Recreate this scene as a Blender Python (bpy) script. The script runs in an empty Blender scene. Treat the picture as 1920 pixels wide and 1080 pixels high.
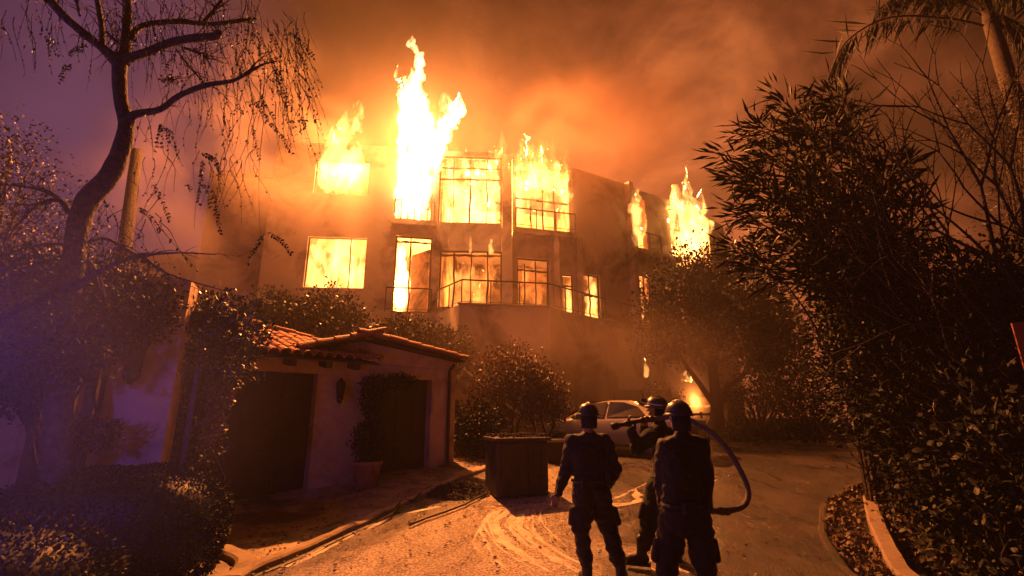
import bpy, bmesh, math, random
import numpy as np
from mathutils import Vector, Matrix, noise, Quaternion
random.seed(7); RNG = np.random.default_rng(7)
R = math.radians
sc = bpy.context.scene
C = sc.collection

# ------------------------------------------------------------ camera
H, F, TH = 1.75, 900.0, R(14.34)
cam_d = bpy.data.cameras.new('camera'); cam = bpy.data.objects.new('camera', cam_d); C.objects.link(cam)
cam_d.sensor_width = 36; cam_d.lens = F / 1920 * 36; cam_d.clip_end = 400; cam_d.clip_start = 0.05
cam.location = (0, 0, H); cam.rotation_euler = (R(90) + TH, 0, 0)
sc.camera = cam

# ------------------------------------------------------------ world: night sky of smoke lit from below by the fire
w = bpy.data.worlds.new('World'); sc.world = w; w.use_nodes = True
nt = w.node_tree; N = nt.nodes; L = nt.links; N.clear()
def nd(tree, t, **kw):
    n = tree.nodes.new(t)
    for k, v in kw.items():
        if k.startswith('i_'): n.inputs[k[2:].replace('_', ' ')].default_value = v
        else: setattr(n, k, v)
    return n
out = nd(nt, 'ShaderNodeOutputWorld'); bg = nd(nt, 'ShaderNodeBackground')
tc = nd(nt, 'ShaderNodeTexCoord')
mp = nd(nt, 'ShaderNodeMapping'); mp.inputs['Scale'].default_value = (1.0, 1.0, 1.3)
L.new(tc.outputs['Generated'], mp.inputs[0])
n1 = nd(nt, 'ShaderNodeTexNoise'); n1.inputs['Scale'].default_value = 2.6; n1.inputs['Detail'].default_value = 7; n1.inputs['Roughness'].default_value = .52; n1.inputs['Distortion'].default_value = 1.1
L.new(mp.outputs[0], n1.inputs['Vector'])
rp = nd(nt, 'ShaderNodeValToRGB'); rp.color_ramp.elements[0].position = .34; rp.color_ramp.elements[1].position = .66
rp.color_ramp.elements[0].color = (.030, .0075, .0020, 1); rp.color_ramp.elements[1].color = (.118, .029, .0075, 1)
e = rp.color_ramp.elements.new(.5); e.color = (.062, .0145, .0042, 1)
n2_ = nd(nt, 'ShaderNodeTexNoise'); n2_.inputs['Scale'].default_value = 7.5; n2_.inputs['Detail'].default_value = 8; n2_.inputs['Roughness'].default_value = .6; n2_.inputs['Distortion'].default_value = .5; L.new(mp.outputs[0], n2_.inputs['Vector'])
nm_ = nd(nt, 'ShaderNodeMath', operation='MULTIPLY_ADD'); nm_.inputs[1].default_value = .45; nm_.inputs[2].default_value = -.225; L.new(n2_.outputs['Fac'], nm_.inputs[0])
na_ = nd(nt, 'ShaderNodeMath', operation='ADD'); L.new(n1.outputs['Fac'], na_.inputs[0]); L.new(nm_.outputs[0], na_.inputs[1])
L.new(na_.outputs[0], rp.inputs[0])
# the underside of the smoke is brighter over the burning house
nrm = nd(nt, 'ShaderNodeVectorMath', operation='NORMALIZE'); L.new(tc.outputs['Generated'], nrm.inputs[0])
dp = nd(nt, 'ShaderNodeVectorMath', operation='DOT_PRODUCT'); L.new(nrm.outputs[0], dp.inputs[0])
v = Vector((5.5, 18, 5.5)).normalized(); dp.inputs[1].default_value = v
mr = nd(nt, 'ShaderNodeMapRange'); mr.inputs['From Min'].default_value = .68; mr.inputs['From Max'].default_value = 1; mr.inputs['To Min'].default_value = 0; mr.inputs['To Max'].default_value = 1
L.new(dp.outputs['Value'], mr.inputs[0])
pw = nd(nt, 'ShaderNodeMath', operation='POWER'); pw.inputs[1].default_value = 3.0; L.new(mr.outputs[0], pw.inputs[0])
pm_ = nd(nt, 'ShaderNodeMath', operation='MULTIPLY_ADD'); pm_.inputs[1].default_value = 8.5; pm_.inputs[2].default_value = .8; L.new(pw.outputs[0], pm_.inputs[0])
mx = nd(nt, 'ShaderNodeVectorMath', operation='SCALE'); L.new(rp.outputs[0], mx.inputs[0]); L.new(pm_.outputs[0], mx.inputs['Scale'])
sep = nd(nt, 'ShaderNodeSeparateXYZ'); L.new(nrm.outputs[0], sep.inputs[0])
pf = nd(nt, 'ShaderNodeMapRange', interpolation_type='SMOOTHSTEP'); pf.inputs['From Min'].default_value = -.30; pf.inputs['From Max'].default_value = -.66; pf.inputs['To Max'].default_value = 1.0; L.new(sep.outputs['X'], pf.inputs[0])
pn = nd(nt, 'ShaderNodeTexNoise'); pn.inputs['Scale'].default_value = 3.0; pn.inputs['Detail'].default_value = 5; L.new(nrm.outputs[0], pn.inputs['Vector'])
pr = nd(nt, 'ShaderNodeValToRGB'); pr.color_ramp.elements[0].position = .3; pr.color_ramp.elements[1].position = .7; pr.color_ramp.elements[0].color = (.030, .013, .040, 1); pr.color_ramp.elements[1].color = (.115, .046, .110, 1); L.new(pn.outputs['Fac'], pr.inputs[0])
mixp = nd(nt, 'ShaderNodeMix', data_type='RGBA'); L.new(pf.outputs[0], mixp.inputs['Factor']); L.new(mx.outputs[0], mixp.inputs[6]); L.new(pr.outputs[0], mixp.inputs[7])
L.new(mixp.outputs[2], bg.inputs[0]); bg.inputs[1].default_value = 1.0
L.new(bg.outputs[0], out.inputs[0])

vs = sc.view_settings; vs.view_transform = 'Standard'; vs.look = 'None'; vs.exposure = 0; vs.gamma = 1
sc.cycles.max_bounces = 6; sc.cycles.diffuse_bounces = 2; sc.cycles.glossy_bounces = 2; sc.cycles.transparent_max_bounces = 12
sc.cycles.volume_bounces = 1; sc.cycles.sample_clamp_indirect = 3; sc.cycles.volume_step_rate = 1.0; sc.cycles.volume_max_steps = 96
sc.cycles.use_denoising = True
FIRE = (1.0, .285, .060)
def lamp(name, loc, power, col=FIRE, r=.08):
    d = bpy.data.lights.new(name, 'POINT'); d.energy = power; d.color = col; d.shadow_soft_size = r
    o = bpy.data.objects.new(name, d); C.objects.link(o); o.location = loc; return o

# ------------------------------------------------------------ helpers
_c, _s = math.cos(TH), math.sin(TH)
def ray(px, py):
    u = (px - 960) / F; v = (540 - py) / F
    return Vector((u, _c - v * _s, _s + v * _c))
def at(px, py, Y):
    d = ray(px, py); return Vector((0, 0, H)) + d * (Y / d.y)
def atz(px, py, Z):
    d = ray(px, py); return Vector((0, 0, H)) + d * ((Z - H) / d.z)
def ppm(Y, py=540): return F / (Y * 1.03)
def sstep(x): x = max(0, min(1, x)); return x * x * (3 - 2 * x)
def hill(x, y): return 3.9 * sstep((y - 12.6) / 4.6) * sstep((-.4 - x) / 2.2)
def gz(x, y): return .6 * sstep((y - 5.5) / 8.5) + hill(x, y)

def tag(o, label=None, cat=None, group=None, kind=None):
    if label: o['label'] = label
    if cat: o['category'] = cat
    if group: o['group'] = group
    if kind: o['kind'] = kind
    return o
def empty(name, loc, rz=0):
    o = bpy.data.objects.new(name, None); C.objects.link(o); o.location = loc; o.rotation_euler.z = rz; o.empty_display_size = .3
    bpy.context.view_layer.update(); return o
def link(name, me, mat=None, parent=None, smooth=False):
    o = bpy.data.objects.new(name, me); C.objects.link(o)
    if mat is not None:
        for m in (mat if isinstance(mat, (list, tuple)) else [mat]): me.materials.append(m)
    if smooth and len(me.polygons): me.polygons.foreach_set('use_smooth', [True] * len(me.polygons))
    if parent is not None:
        o.parent = parent; o.matrix_parent_inverse = world(parent).inverted()
    return o
def world(o):
    m = o.matrix_basis.copy()
    while o.parent is not None:
        m = o.parent.matrix_basis @ o.matrix_parent_inverse @ m if False else (o.parent.matrix_basis @ (o.matrix_parent_inverse @ m)); o = o.parent
    return m
class MB:
    def __init__(s): s.v = []; s.f = []
    def add(s, vs, fs):
        n = len(s.v); s.v += [tuple(a) for a in vs]; s.f += [tuple(i + n for i in f) for f in fs]; return s
    def box(s, c, d, rot=None):
        c = Vector(c); m = rot if rot is not None else Matrix.Identity(3); vs = []
        for x in (-.5, .5):
            for y in (-.5, .5):
                for z in (-.5, .5): vs.append(c + m @ Vector((x * d[0], y * d[1], z * d[2])))
        return s.add(vs, [(0, 1, 3, 2), (4, 6, 7, 5), (0, 4, 5, 1), (2, 3, 7, 6), (0, 2, 6, 4), (1, 5, 7, 3)])
    def bar(s, a, b, w, h=None):           # square bar a to b
        a, b = Vector(a), Vector(b); h = h or w; d = b - a; l = d.length
        q = d.to_track_quat('X', 'Z').to_matrix()
        return s.box((a + b) / 2, (l, w, h), q)
    def tube(s, pts, rad, n=8, caps=True):
        pts = [Vector(p) for p in pts]
        if not isinstance(rad, (list, tuple)): rad = [rad] * len(pts)
        up = Vector((0, 0, 1)); rings = []; prev = None
        for i, p in enumerate(pts):
            t = (pts[min(i + 1, len(pts) - 1)] - pts[max(i - 1, 0)]).normalized()
            if prev is None:
                a = t.cross(up); a = a if a.length > .05 else t.cross(Vector((1, 0, 0)))
            else: a = prev - t * prev.dot(t)
            a.normalize(); prev = a; b = t.cross(a)
            rings.append([p + (a * math.cos(k * 2 * math.pi / n) + b * math.sin(k * 2 * math.pi / n)) * rad[i] for k in range(n)])
        vs = [q for r_ in rings for q in r_]; fs = []
        for i in range(len(rings) - 1):
            for k in range(n):
                k2 = (k + 1) % n; fs.append((i * n + k, i * n + k2, (i + 1) * n + k2, (i + 1) * n + k))
        if caps: fs += [tuple(range(n - 1, -1, -1)), tuple((len(rings) - 1) * n + k for k in range(n))]
        return s.add(vs, fs)
    def ball(s, c, r, n=8, m=6):
        c = Vector(c); r = r if isinstance(r, (tuple, list, Vector)) else (r, r, r); vs = [c + Vector((0, 0, r[2]))]; fs = []
        for j in range(1, m):
            a = math.pi * j / m
            for k in range(n):
                b = 2 * math.pi * k / n; vs.append(c + Vector((r[0] * math.sin(a) * math.cos(b), r[1] * math.sin(a) * math.sin(b), r[2] * math.cos(a))))
        vs.append(c - Vector((0, 0, r[2]))); e_ = len(vs) - 1
        for k in range(n):
            k2 = (k + 1) % n; fs.append((0, 1 + k, 1 + k2)); fs.append((e_, e_ - n + k2, e_ - n + k))
            for j in range(m - 2): fs.append((1 + j * n + k, 1 + (j + 1) * n + k, 1 + (j + 1) * n + k2, 1 + j * n + k2))
        return s.add(vs, fs)
    def cap(s, a, b, ra, rb, n=10):        # tapered capsule
        a, b = Vector(a), Vector(b); d = (b - a); l = max(d.length, 1e-5); t = d / l
        pts = []; rad = []
        for k in (0.02, .3, .6, .85): q = math.pi / 2 * k; pts.append(a - t * ra * math.cos(q)); rad.append(max(1e-4, ra * math.sin(q)))
        pts += [a, b]; rad += [ra, rb]
        for k in (.85, .6, .3, .02): q = math.pi / 2 * k; pts.append(b + t * rb * math.cos(q)); rad.append(max(1e-4, rb * math.sin(q)))
        return s.tube(pts, rad, n)
    def lathe(s, prof, n=16, c=(0, 0, 0), m=None):
        c = Vector(c); m = m or Matrix.Identity(3); vs = []; fs = []
        for r_, z in prof:
            for k in range(n): a = 2 * math.pi * k / n; vs.append(c + m @ Vector((r_ * math.cos(a), r_ * math.sin(a), z)))
        for i in range(len(prof) - 1):
            for k in range(n): k2 = (k + 1) % n; fs.append((i * n + k, i * n + k2, (i + 1) * n + k2, (i + 1) * n + k))
        return s.add(vs, fs)
    def mesh(s, name='m'):
        me = bpy.data.meshes.new(name); me.from_pydata(s.v, [], s.f); me.update(); return me
    def build(s, name, mat, parent=None, smooth=False): return link(name, s.mesh(name), mat, parent, smooth)

def bake(o):                                # replace a modified object's mesh by its evaluated mesh
    dg = bpy.context.evaluated_depsgraph_get(); ev = o.evaluated_get(dg); me = bpy.data.meshes.new_from_object(ev)
    o.modifiers.clear(); o.data = me; return me
def remeshed(mb, voxel, smooth=4):
    me = mb.mesh('tmp'); o = bpy.data.objects.new('tmp', me); C.objects.link(o)
    m = o.modifiers.new('r', 'REMESH'); m.mode = 'VOXEL'; m.voxel_size = voxel
    if smooth: q = o.modifiers.new('s', 'SMOOTH'); q.factor = .5; q.iterations = smooth
    bpy.context.view_layer.update()
    me2 = bake(o); bpy.data.objects.remove(o); me2.materials.clear(); return me2
def displace(me, fn):
    n = len(me.vertices); co = np.empty(n * 3); me.vertices.foreach_get('co', co); co = co.reshape(-1, 3)
    nr = np.empty(n * 3); me.vertices.foreach_get('normal', nr); nr = nr.reshape(-1, 3)
    for i in range(n):
        co[i] += fn(Vector(co[i]), Vector(nr[i]))
    me.vertices.foreach_set('co', co.ravel()); me.update()

# ------------------------------------------------------------ materials
def mat(name, col, rough=.8, var=.25, scale=6, bump=.3, bscale=40, spec=.4, metal=0, stain=None, coords='Object', dist=.02):
    m = bpy.data.materials.new(name); m.use_nodes = True; t = m.node_tree; b = t.nodes['Principled BSDF']
    tcn = nd(t, 'ShaderNodeTexCoord'); a = nd(t, 'ShaderNodeTexNoise'); a.inputs['Scale'].default_value = scale; a.inputs['Detail'].default_value = 6; a.inputs['Roughness'].default_value = .6
    t.links.new(tcn.outputs[coords], a.inputs['Vector'])
    r_ = nd(t, 'ShaderNodeValToRGB'); r_.color_ramp.elements[0].position = .3; r_.color_ramp.elements[1].position = .7
    r_.color_ramp.elements[0].color = tuple(c * (1 - var) for c in col) + (1,); r_.color_ramp.elements[1].color = tuple(min(1, c * (1 + var)) for c in col) + (1,)
    t.links.new(a.outputs['Fac'], r_.inputs[0]); last = r_.outputs[0]
    if stain:                               # (colour, scale, lo, hi)
        s2 = nd(t, 'ShaderNodeTexNoise'); s2.inputs['Scale'].default_value = stain[1]; s2.inputs['Detail'].default_value = 8; s2.inputs['Roughness'].default_value = .65; s2.inputs['Distortion'].default_value = .6
        t.links.new(tcn.outputs[coords], s2.inputs['Vector'])
        m2 = nd(t, 'ShaderNodeMapRange'); m2.inputs['From Min'].default_value = stain[2]; m2.inputs['From Max'].default_value = stain[3]; t.links.new(s2.outputs['Fac'], m2.inputs[0])
        x = nd(t, 'ShaderNodeMix', data_type='RGBA'); t.links.new(m2.outputs[0], x.inputs['Factor']); t.links.new(last, x.inputs[6]); x.inputs[7].default_value = stain[0] + (1,); last = x.outputs[2]
    t.links.new(last, b.inputs['Base Color']); b.inputs['Roughness'].default_value = rough; b.inputs['Specular IOR Level'].default_value = spec; b.inputs['Metallic'].default_value = metal
    if bump:
        n2 = nd(t, 'ShaderNodeTexNoise'); n2.inputs['Scale'].default_value = bscale; n2.inputs['Detail'].default_value = 4; t.links.new(tcn.outputs[coords], n2.inputs['Vector'])
        bp = nd(t, 'ShaderNodeBump'); bp.inputs['Strength'].default_value = bump; bp.inputs['Distance'].default_value = dist; t.links.new(n2.outputs['Fac'], bp.inputs['Height']); t.links.new(bp.outputs[0], b.inputs['Normal'])
    return m
M = {}
M['stucco'] = mat('stucco', (.50, .42, .33), .9, .12, 1.2, .35, 60, stain=((.07, .05, .04), .45, .47, .66))
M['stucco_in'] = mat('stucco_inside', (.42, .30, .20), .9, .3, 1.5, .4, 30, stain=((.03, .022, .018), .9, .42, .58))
M['wall2'] = mat('garage_stucco', (.52, .37, .26), .9, .15, 2, .4, 70, stain=((.16, .11, .08), 1.1, .5, .75))
M['slab'] = mat('concrete_slab', (.34, .29, .24), .85, .2, 3)
M['char'] = mat('charred_metal', (.035, .028, .024), .6, .4, 8)
M['frame'] = mat('frame', (.03, .025, .022), .5, .3, 8)
M['tile'] = mat('clay_tile', (.34, .15, .08), .7, .35, 9, .4, 60)
M['wood'] = mat('dark_wood', (.05, .028, .018), .6, .35, 5)
M['door'] = mat('garage_door', (.028, .016, .011), .6, .25, 4)
M['leaf'] = mat('leaf_green', (.05, .065, .025), .45, .5, 25, 0, spec=.5)
M['leaf_dark'] = mat('leaf_dark', (.015, .019, .010), .55, .5, 25, 0, spec=.22)
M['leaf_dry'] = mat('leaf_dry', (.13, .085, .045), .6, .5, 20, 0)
M['leaf_pink'] = mat('leaf_bougainvillea', (.045, .032, .028), .5, .6, 14, 0)
M['bark'] = mat('bark', (.05, .037, .031), .9, .6, 14, 1.0, 22, dist=.06)
M['bark_pale'] = mat('bark_pale', (.07, .05, .036), .8, .3, 9, .6, 30)
M['kerb'] = mat('kerb_concrete', (.28, .21, .155), .8, .2, 5, .4, 60, stain=((.10, .07, .05), 3, .55, .7))
M['cloth'] = mat('dark_navy_cloth', (.010, .009, .012), .7, .3, 30, .5, 120, spec=.3); M['cloth'].node_tree.nodes['Principled BSDF'].inputs['Sheen Weight'].default_value = .12; M['cloth'].node_tree.nodes['Principled BSDF'].inputs['Sheen Roughness'].default_value = .35
M['cloth_green'] = mat('dark_green_cloth', (.028, .034, .020), .85, .3, 30, .5, 120, spec=.2)
M['skin'] = mat('skin', (.30, .17, .12), .6, .1, 10, 0)
M['helmet'] = mat('helmet_shell', (.02, .02, .024), .3, .2, 10, 0, spec=.5)
M['helmet2'] = mat('helmet_olive', (.07, .075, .03), .35, .2, 10, 0, spec=.5)
M['rubber'] = mat('black_rubber', (.015, .014, .014), .5, .3, 20, .2)
M['hose'] = mat('hose_jacket', (.10, .09, .08), .55, .3, 60, .5, 200)
M['metal'] = mat('brass_metal', (.12, .09, .06), .4, .2, 10, 0, metal=.8)
M['reflect'] = mat('reflective_tape', (.55, .55, .50), .35, .1, 30, 0, spec=.8)
M['paint'] = mat('car_paint', (.30, .27, .24), .28, .06, 3, 0, spec=.6)
M['glass'] = mat('car_glass', (.012, .012, .014), .08, .1, 3, 0, spec=.8)
M['red'] = mat('tail_lens', (.16, .01, .008), .25, .1, 3, 0)
M['orange'] = mat('orange_sign', (.26, .07, .04), .5, .15, 6, .1)
M['white'] = mat('white_paint', (.62, .58, .52), .6, .2, 8)
M['soil'] = mat('soil', (.07, .05, .035), .95, .5, 5, .8, 25, stain=((.03, .035, .015), 2, .45, .6))
M['bin'] = mat('dark_plastic', (.035, .024, .018), .6, .3, 6)

# ------------------------------------------------------------ haze and lights
def volmat(name, col, dens, aniso=.2, absorb=None):
    m = bpy.data.materials.new(name); m.use_nodes = True; t = m.node_tree; t.nodes.clear()
    o = nd(t, 'ShaderNodeOutputMaterial'); p = nd(t, 'ShaderNodeVolumePrincipled'); p.inputs['Color'].default_value = col + (1,); p.inputs['Density'].default_value = dens; p.inputs['Anisotropy'].default_value = aniso
    t.links.new(p.outputs[0], o.inputs['Volume']); return m
HAZE = 0.0012
hz = MB().box((0, 24, 8.6), (124, 124, 21.2)).build('haze', volmat('haze_air', (.82, .72, .64), HAZE, .2)); tag(hz, kind='stuff')

# fire light: lamps stand inside the flames and the burning rooms
lamp('fire_light_roof', (-4.3, 18.8, 13.9), 42000)
lamp('fire_light_window_top_left', (-6.7, 19.0, 11.0), 1500)
lamp('fire_light_bay_front', (-3.9, 16.6, 12.8), 800)
lamp('fire_light_left_rear', (-8.0, 20.0, 13.8), 9000)
lamp('fire_light_room_bay', (-3.9, 20.0, 10.4), 7000)
lamp('fire_light_room_glazed', (-1.6, 20.4, 10.4), 2600)
lamp('fire_light_room_curved', (1.5, 21.2, 10.4), 2400)
lamp('fire_light_low_left', (-6.7, 19.8, 6.8), 1900)
lamp('fire_light_low_bay', (-4.1, 20.0, 6.6), 6000)
lamp('fire_light_low_mid', (-1.4, 20.6, 6.6), 700)
lamp('fire_light_low_right', (2.5, 21.2, 6.6), 800)
lamp('fire_light_low_corner', (4.6, 22.2, 6.6), 900)
lamp('fire_light_wing', (7.8, 24.6, 10.8), 6000)
lamp('fire_light_wing_low', (7.0, 24.6, 6.8), 1200)
lamp('fire_light_yard', (8.8, 23.0, 2.2), 110)
# blue beacon of an emergency vehicle standing just left of the photographer
lamp('blue_beacon_light', (-3.9, 2.9, 1.9), 95, (.12, .08, 1.0), .06)
lamp('violet_fill_light', (-7.5, 4.0, 6.5), 70, (.45, .25, 1.0), .1)  # added fill with no source there, tints the upper left haze violet

# ------------------------------------------------------------ setting: ground, road, kerbs
def grid_sheet(name, xs, ys, zf, m, keep=None, smooth=True):
    vs = []; fs = []; nx = len(xs)
    for y in ys:
        for x in xs: vs.append((x, y, zf(x, y)))
    for j in range(len(ys) - 1):
        for i in range(nx - 1):
            if keep and not keep((xs[i] + xs[i + 1]) / 2, (ys[j] + ys[j + 1]) / 2): continue
            fs.append((j * nx + i, j * nx + i + 1, (j + 1) * nx + i + 1, (j + 1) * nx + i))
    me = bpy.data.meshes.new(name); me.from_pydata(vs, [], fs); me.update(); return tag(link(name, me, m, None, smooth), kind='structure')
def lin(a, b, n): return [a + (b - a) * i / (n - 1) for i in range(n)]
grid_sheet('ground', lin(-60, 60, 121), lin(-36, 84, 121), lambda x, y: gz(x, y) - .06, M['soil'])

def road_mat():
    m = mat('asphalt', (.040, .033, .029), .5, .35, 1.2, .9, 45, spec=.4, stain=((.085, .065, .05), .8, .46, .62), dist=.05)
    t = m.node_tree; b = t.nodes['Principled BSDF']; tcn = t.nodes['Texture Coordinate']
    # grains of ash and grit
    g = nd(t, 'ShaderNodeTexVoronoi'); g.inputs['Scale'].default_value = 38; t.links.new(tcn.outputs['Object'], g.inputs['Vector'])
    # pale wet ash on the left lane, its tone also painting in firelit brightness
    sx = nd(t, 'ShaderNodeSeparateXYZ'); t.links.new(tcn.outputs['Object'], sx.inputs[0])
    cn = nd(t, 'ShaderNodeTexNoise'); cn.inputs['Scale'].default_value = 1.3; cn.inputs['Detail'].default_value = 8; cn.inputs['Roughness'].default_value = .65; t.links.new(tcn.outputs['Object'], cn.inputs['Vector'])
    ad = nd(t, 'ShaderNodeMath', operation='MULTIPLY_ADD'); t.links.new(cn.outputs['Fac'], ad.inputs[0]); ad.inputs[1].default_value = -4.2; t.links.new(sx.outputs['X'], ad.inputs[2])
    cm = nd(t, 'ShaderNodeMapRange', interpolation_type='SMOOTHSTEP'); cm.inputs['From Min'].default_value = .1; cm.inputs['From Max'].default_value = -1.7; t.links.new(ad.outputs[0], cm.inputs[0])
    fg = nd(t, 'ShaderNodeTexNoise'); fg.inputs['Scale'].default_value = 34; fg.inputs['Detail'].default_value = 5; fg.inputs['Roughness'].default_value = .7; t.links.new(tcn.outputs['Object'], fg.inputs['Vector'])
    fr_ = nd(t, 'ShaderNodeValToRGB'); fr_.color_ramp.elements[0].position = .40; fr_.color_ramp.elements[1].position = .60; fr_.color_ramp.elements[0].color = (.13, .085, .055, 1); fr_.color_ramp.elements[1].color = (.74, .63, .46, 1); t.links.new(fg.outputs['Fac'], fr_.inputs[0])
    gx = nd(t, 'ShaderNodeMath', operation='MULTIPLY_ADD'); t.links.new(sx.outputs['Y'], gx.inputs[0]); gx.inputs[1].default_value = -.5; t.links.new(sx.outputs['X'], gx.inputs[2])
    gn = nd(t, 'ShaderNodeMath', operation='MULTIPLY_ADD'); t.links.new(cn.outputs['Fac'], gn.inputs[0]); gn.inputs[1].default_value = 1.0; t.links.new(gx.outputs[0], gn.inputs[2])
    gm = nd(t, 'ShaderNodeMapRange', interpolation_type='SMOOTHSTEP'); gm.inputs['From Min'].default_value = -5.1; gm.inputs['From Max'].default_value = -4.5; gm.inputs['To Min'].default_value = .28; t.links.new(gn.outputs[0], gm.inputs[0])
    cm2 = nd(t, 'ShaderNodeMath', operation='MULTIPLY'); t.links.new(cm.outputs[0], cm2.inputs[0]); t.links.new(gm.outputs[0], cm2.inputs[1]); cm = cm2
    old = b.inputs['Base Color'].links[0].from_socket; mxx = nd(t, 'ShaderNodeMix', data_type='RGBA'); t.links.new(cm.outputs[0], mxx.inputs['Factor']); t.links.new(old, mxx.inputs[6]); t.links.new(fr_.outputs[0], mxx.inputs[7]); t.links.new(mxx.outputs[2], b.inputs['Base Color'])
    # wet film: roughness by large stains
    s = nd(t, 'ShaderNodeTexNoise'); s.inputs['Scale'].default_value = .9; s.inputs['Detail'].default_value = 9; s.inputs['Roughness'].default_value = .7; s.inputs['Distortion'].default_value = 1.2
    mpn = nd(t, 'ShaderNodeMapping'); mpn.inputs['Scale'].default_value = (1.6, .6, 1); mpn.inputs['Rotation'].default_value = (0, 0, R(-25)); t.links.new(tcn.outputs['Object'], mpn.inputs[0]); t.links.new(mpn.outputs[0], s.inputs['Vector'])
    r_ = nd(t, 'ShaderNodeMapRange'); r_.inputs['From Min'].default_value = .4; r_.inputs['From Max'].default_value = .62; r_.inputs['To Min'].default_value = .16; r_.inputs['To Max'].default_value = .62
    t.links.new(s.outputs['Fac'], r_.inputs[0]); t.links.new(r_.outputs[0], b.inputs['Roughness'])
    return m
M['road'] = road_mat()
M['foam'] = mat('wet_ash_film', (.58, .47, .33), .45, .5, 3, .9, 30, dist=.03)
M['drive'] = mat('driveway_concrete', (.30, .22, .15), .6, .35, 3, .5, 40, stain=((.09, .06, .04), 1.6, .45, .6), dist=.03)

# road edge on the left (kerb line) and on the right, as plan curves
LEFT = [(-3.6, -3), (-3.1, 2), (-3.05, 4.2), (-2.95, 5.6), (-2.35, 7.3), (-1.75, 8.9), (-1.0, 10.6), (-.1, 12.2), (.4, 16), (.4, 21)]
RIGHT = [(3.3, -3), (3.35, 2), (3.40, 4.2), (3.62, 5.86), (4.2, 7.2), (5.1, 8.6), (6.6, 10.0), (9.5, 11.6), (14, 13), (24, 14.2)]
def interp(c, y):
    for (x0, y0), (x1, y1) in zip(c, c[1:]):
        if y0 <= y <= y1: return x0 + (x1 - x0) * (y - y0) / (y1 - y0)
    return c[0][0] if y < c[0][1] else c[-1][0]
def road_z(x, y): return gz(x, y) + .0
vs = []; fs = []; ys = lin(-3, 20.5, 95); K = 41
for y in ys:
    a, b = interp(LEFT, y), interp(RIGHT, y) if y < 14.2 else 24
    for i in range(K):
        x = a + (b - a) * i / (K - 1); vs.append((x, y, .6 * sstep((y - 5.5) / 8.5)))
for j in range(len(ys) - 1):
    for i in range(K - 1): fs.append((j * K + i, j * K + i + 1, (j + 1) * K + i + 1, (j + 1) * K + i))
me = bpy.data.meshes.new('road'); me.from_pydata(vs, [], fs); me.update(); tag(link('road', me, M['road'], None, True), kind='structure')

def strip(name, pts, w, h, m, z0=0, kind='structure', uneven=.0, top=None):
    """a raised strip (kerb) of width w and height h following plan points, on the ground"""
    P = []
    for (x0, y0), (x1, y1) in zip(pts, pts[1:]):
        n = max(2, int(math.hypot(x1 - x0, y1 - y0) / .12))
        P += [(x0 + (x1 - x0) * k / n, y0 + (y1 - y0) * k / n) for k in range(n)]
    P.append(pts[-1]); b = MB(); vs = []; fs = []
    for _ in range(3): P = [P[0]] + [((P[i - 1][0] + P[i][0] * 2 + P[i + 1][0]) / 4, (P[i - 1][1] + P[i][1] * 2 + P[i + 1][1]) / 4) for i in range(1, len(P) - 1)] + [P[-1]]
    for i, (x, y) in enumerate(P):
        x1, y1 = P[min(i + 1, len(P) - 1)]; x0, y0 = P[max(i - 1, 0)]
        t = Vector((x1 - x0, y1 - y0)).normalized(); nn = Vector((t.y, -t.x)); z = .6 * sstep((y - 5.5) / 8.5) + z0
        ww = w * (1 + uneven * noise.noise(Vector((x * 2, y * 2, 3)))); hh = h * (1 + uneven * noise.noise(Vector((x * 3, y * 3, 9))))
        prof = [(-ww / 2, -.1), (-ww / 2, hh * .8), (-ww / 2 + .02, hh), (ww / 2 - .03, hh), (ww / 2, hh * .75), (ww / 2 + .01, -.1)]
        for a, q in prof: vs.append((x + nn.x * a, y + nn.y * a, z + q))
    for i in range(len(P) - 1):
        for k in range(5): fs.append((i * 6 + k, i * 6 + k + 1, (i + 1) * 6 + k + 1, (i + 1) * 6 + k))
    fs += [(5, 4, 3, 2, 1, 0), tuple((len(P) - 1) * 6 + k for k in range(6))]
    b.add(vs, fs); o = b.build(name, m, None, False); return tag(o, kind=kind)
# driveway apron in front of the garage, 4 mm up
vs = []; fs = []; K = 21; ys = lin(5.2, 13, 40)
for y in ys:
    b = interp(LEFT, y) - .14; a = b - 3.6
    for i in range(K):
        x = a + (b - a) * i / (K - 1); vs.append((x, y, .6 * sstep((y - 5.5) / 8.5) + .012 + .02 * noise.noise(Vector((x * 1.5, y * 1.5, 0)))))
for j in range(len(ys) - 1):
    for i in range(K - 1): fs.append((j * K + i, j * K + i + 1, (j + 1) * K + i + 1, (j + 1) * K + i))
me = bpy.data.meshes.new('driveway'); me.from_pydata(vs, [], fs); me.update(); tag(link('driveway', me, M['drive'], None, True), kind='structure')
strip('kerb', [(x - .07, y) for x, y in LEFT if 1 < y < 12.5], .15, .075, M['kerb'], uneven=.5)
strip('gutter', [(x + .05, y) for x, y in LEFT if 1 < y < 11.5], .09, .012, M['rubber'], uneven=.8)
strip('kerb', [(-3.9, 6.6), (-3.35, 6.45), (-3.0, 6.1), (-2.9, 5.5)], .22, .10, M['kerb'], uneven=.4)
strip('kerb', [(x + .05, y) for x, y in RIGHT if y < 11.7], .10, .05, M['soil'], uneven=.3)
strip('kerb', [(3.8, -3), (3.85, 2), (3.92, 4.2)] + [tuple(atz(x, y, .15 + z))[:2] for x, y, z in ((1700, 1080, 0), (1672, 1030, .05), (1650, 985, .10), (1636, 950, .18), (1630, 925, .25))], .20, .17, M['kerb'], uneven=.15)
strip('kerb', [(4.5, 20.4), (8, 20.6), (14, 20.3), (24, 19)], .2, .14, M['kerb'])
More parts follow.
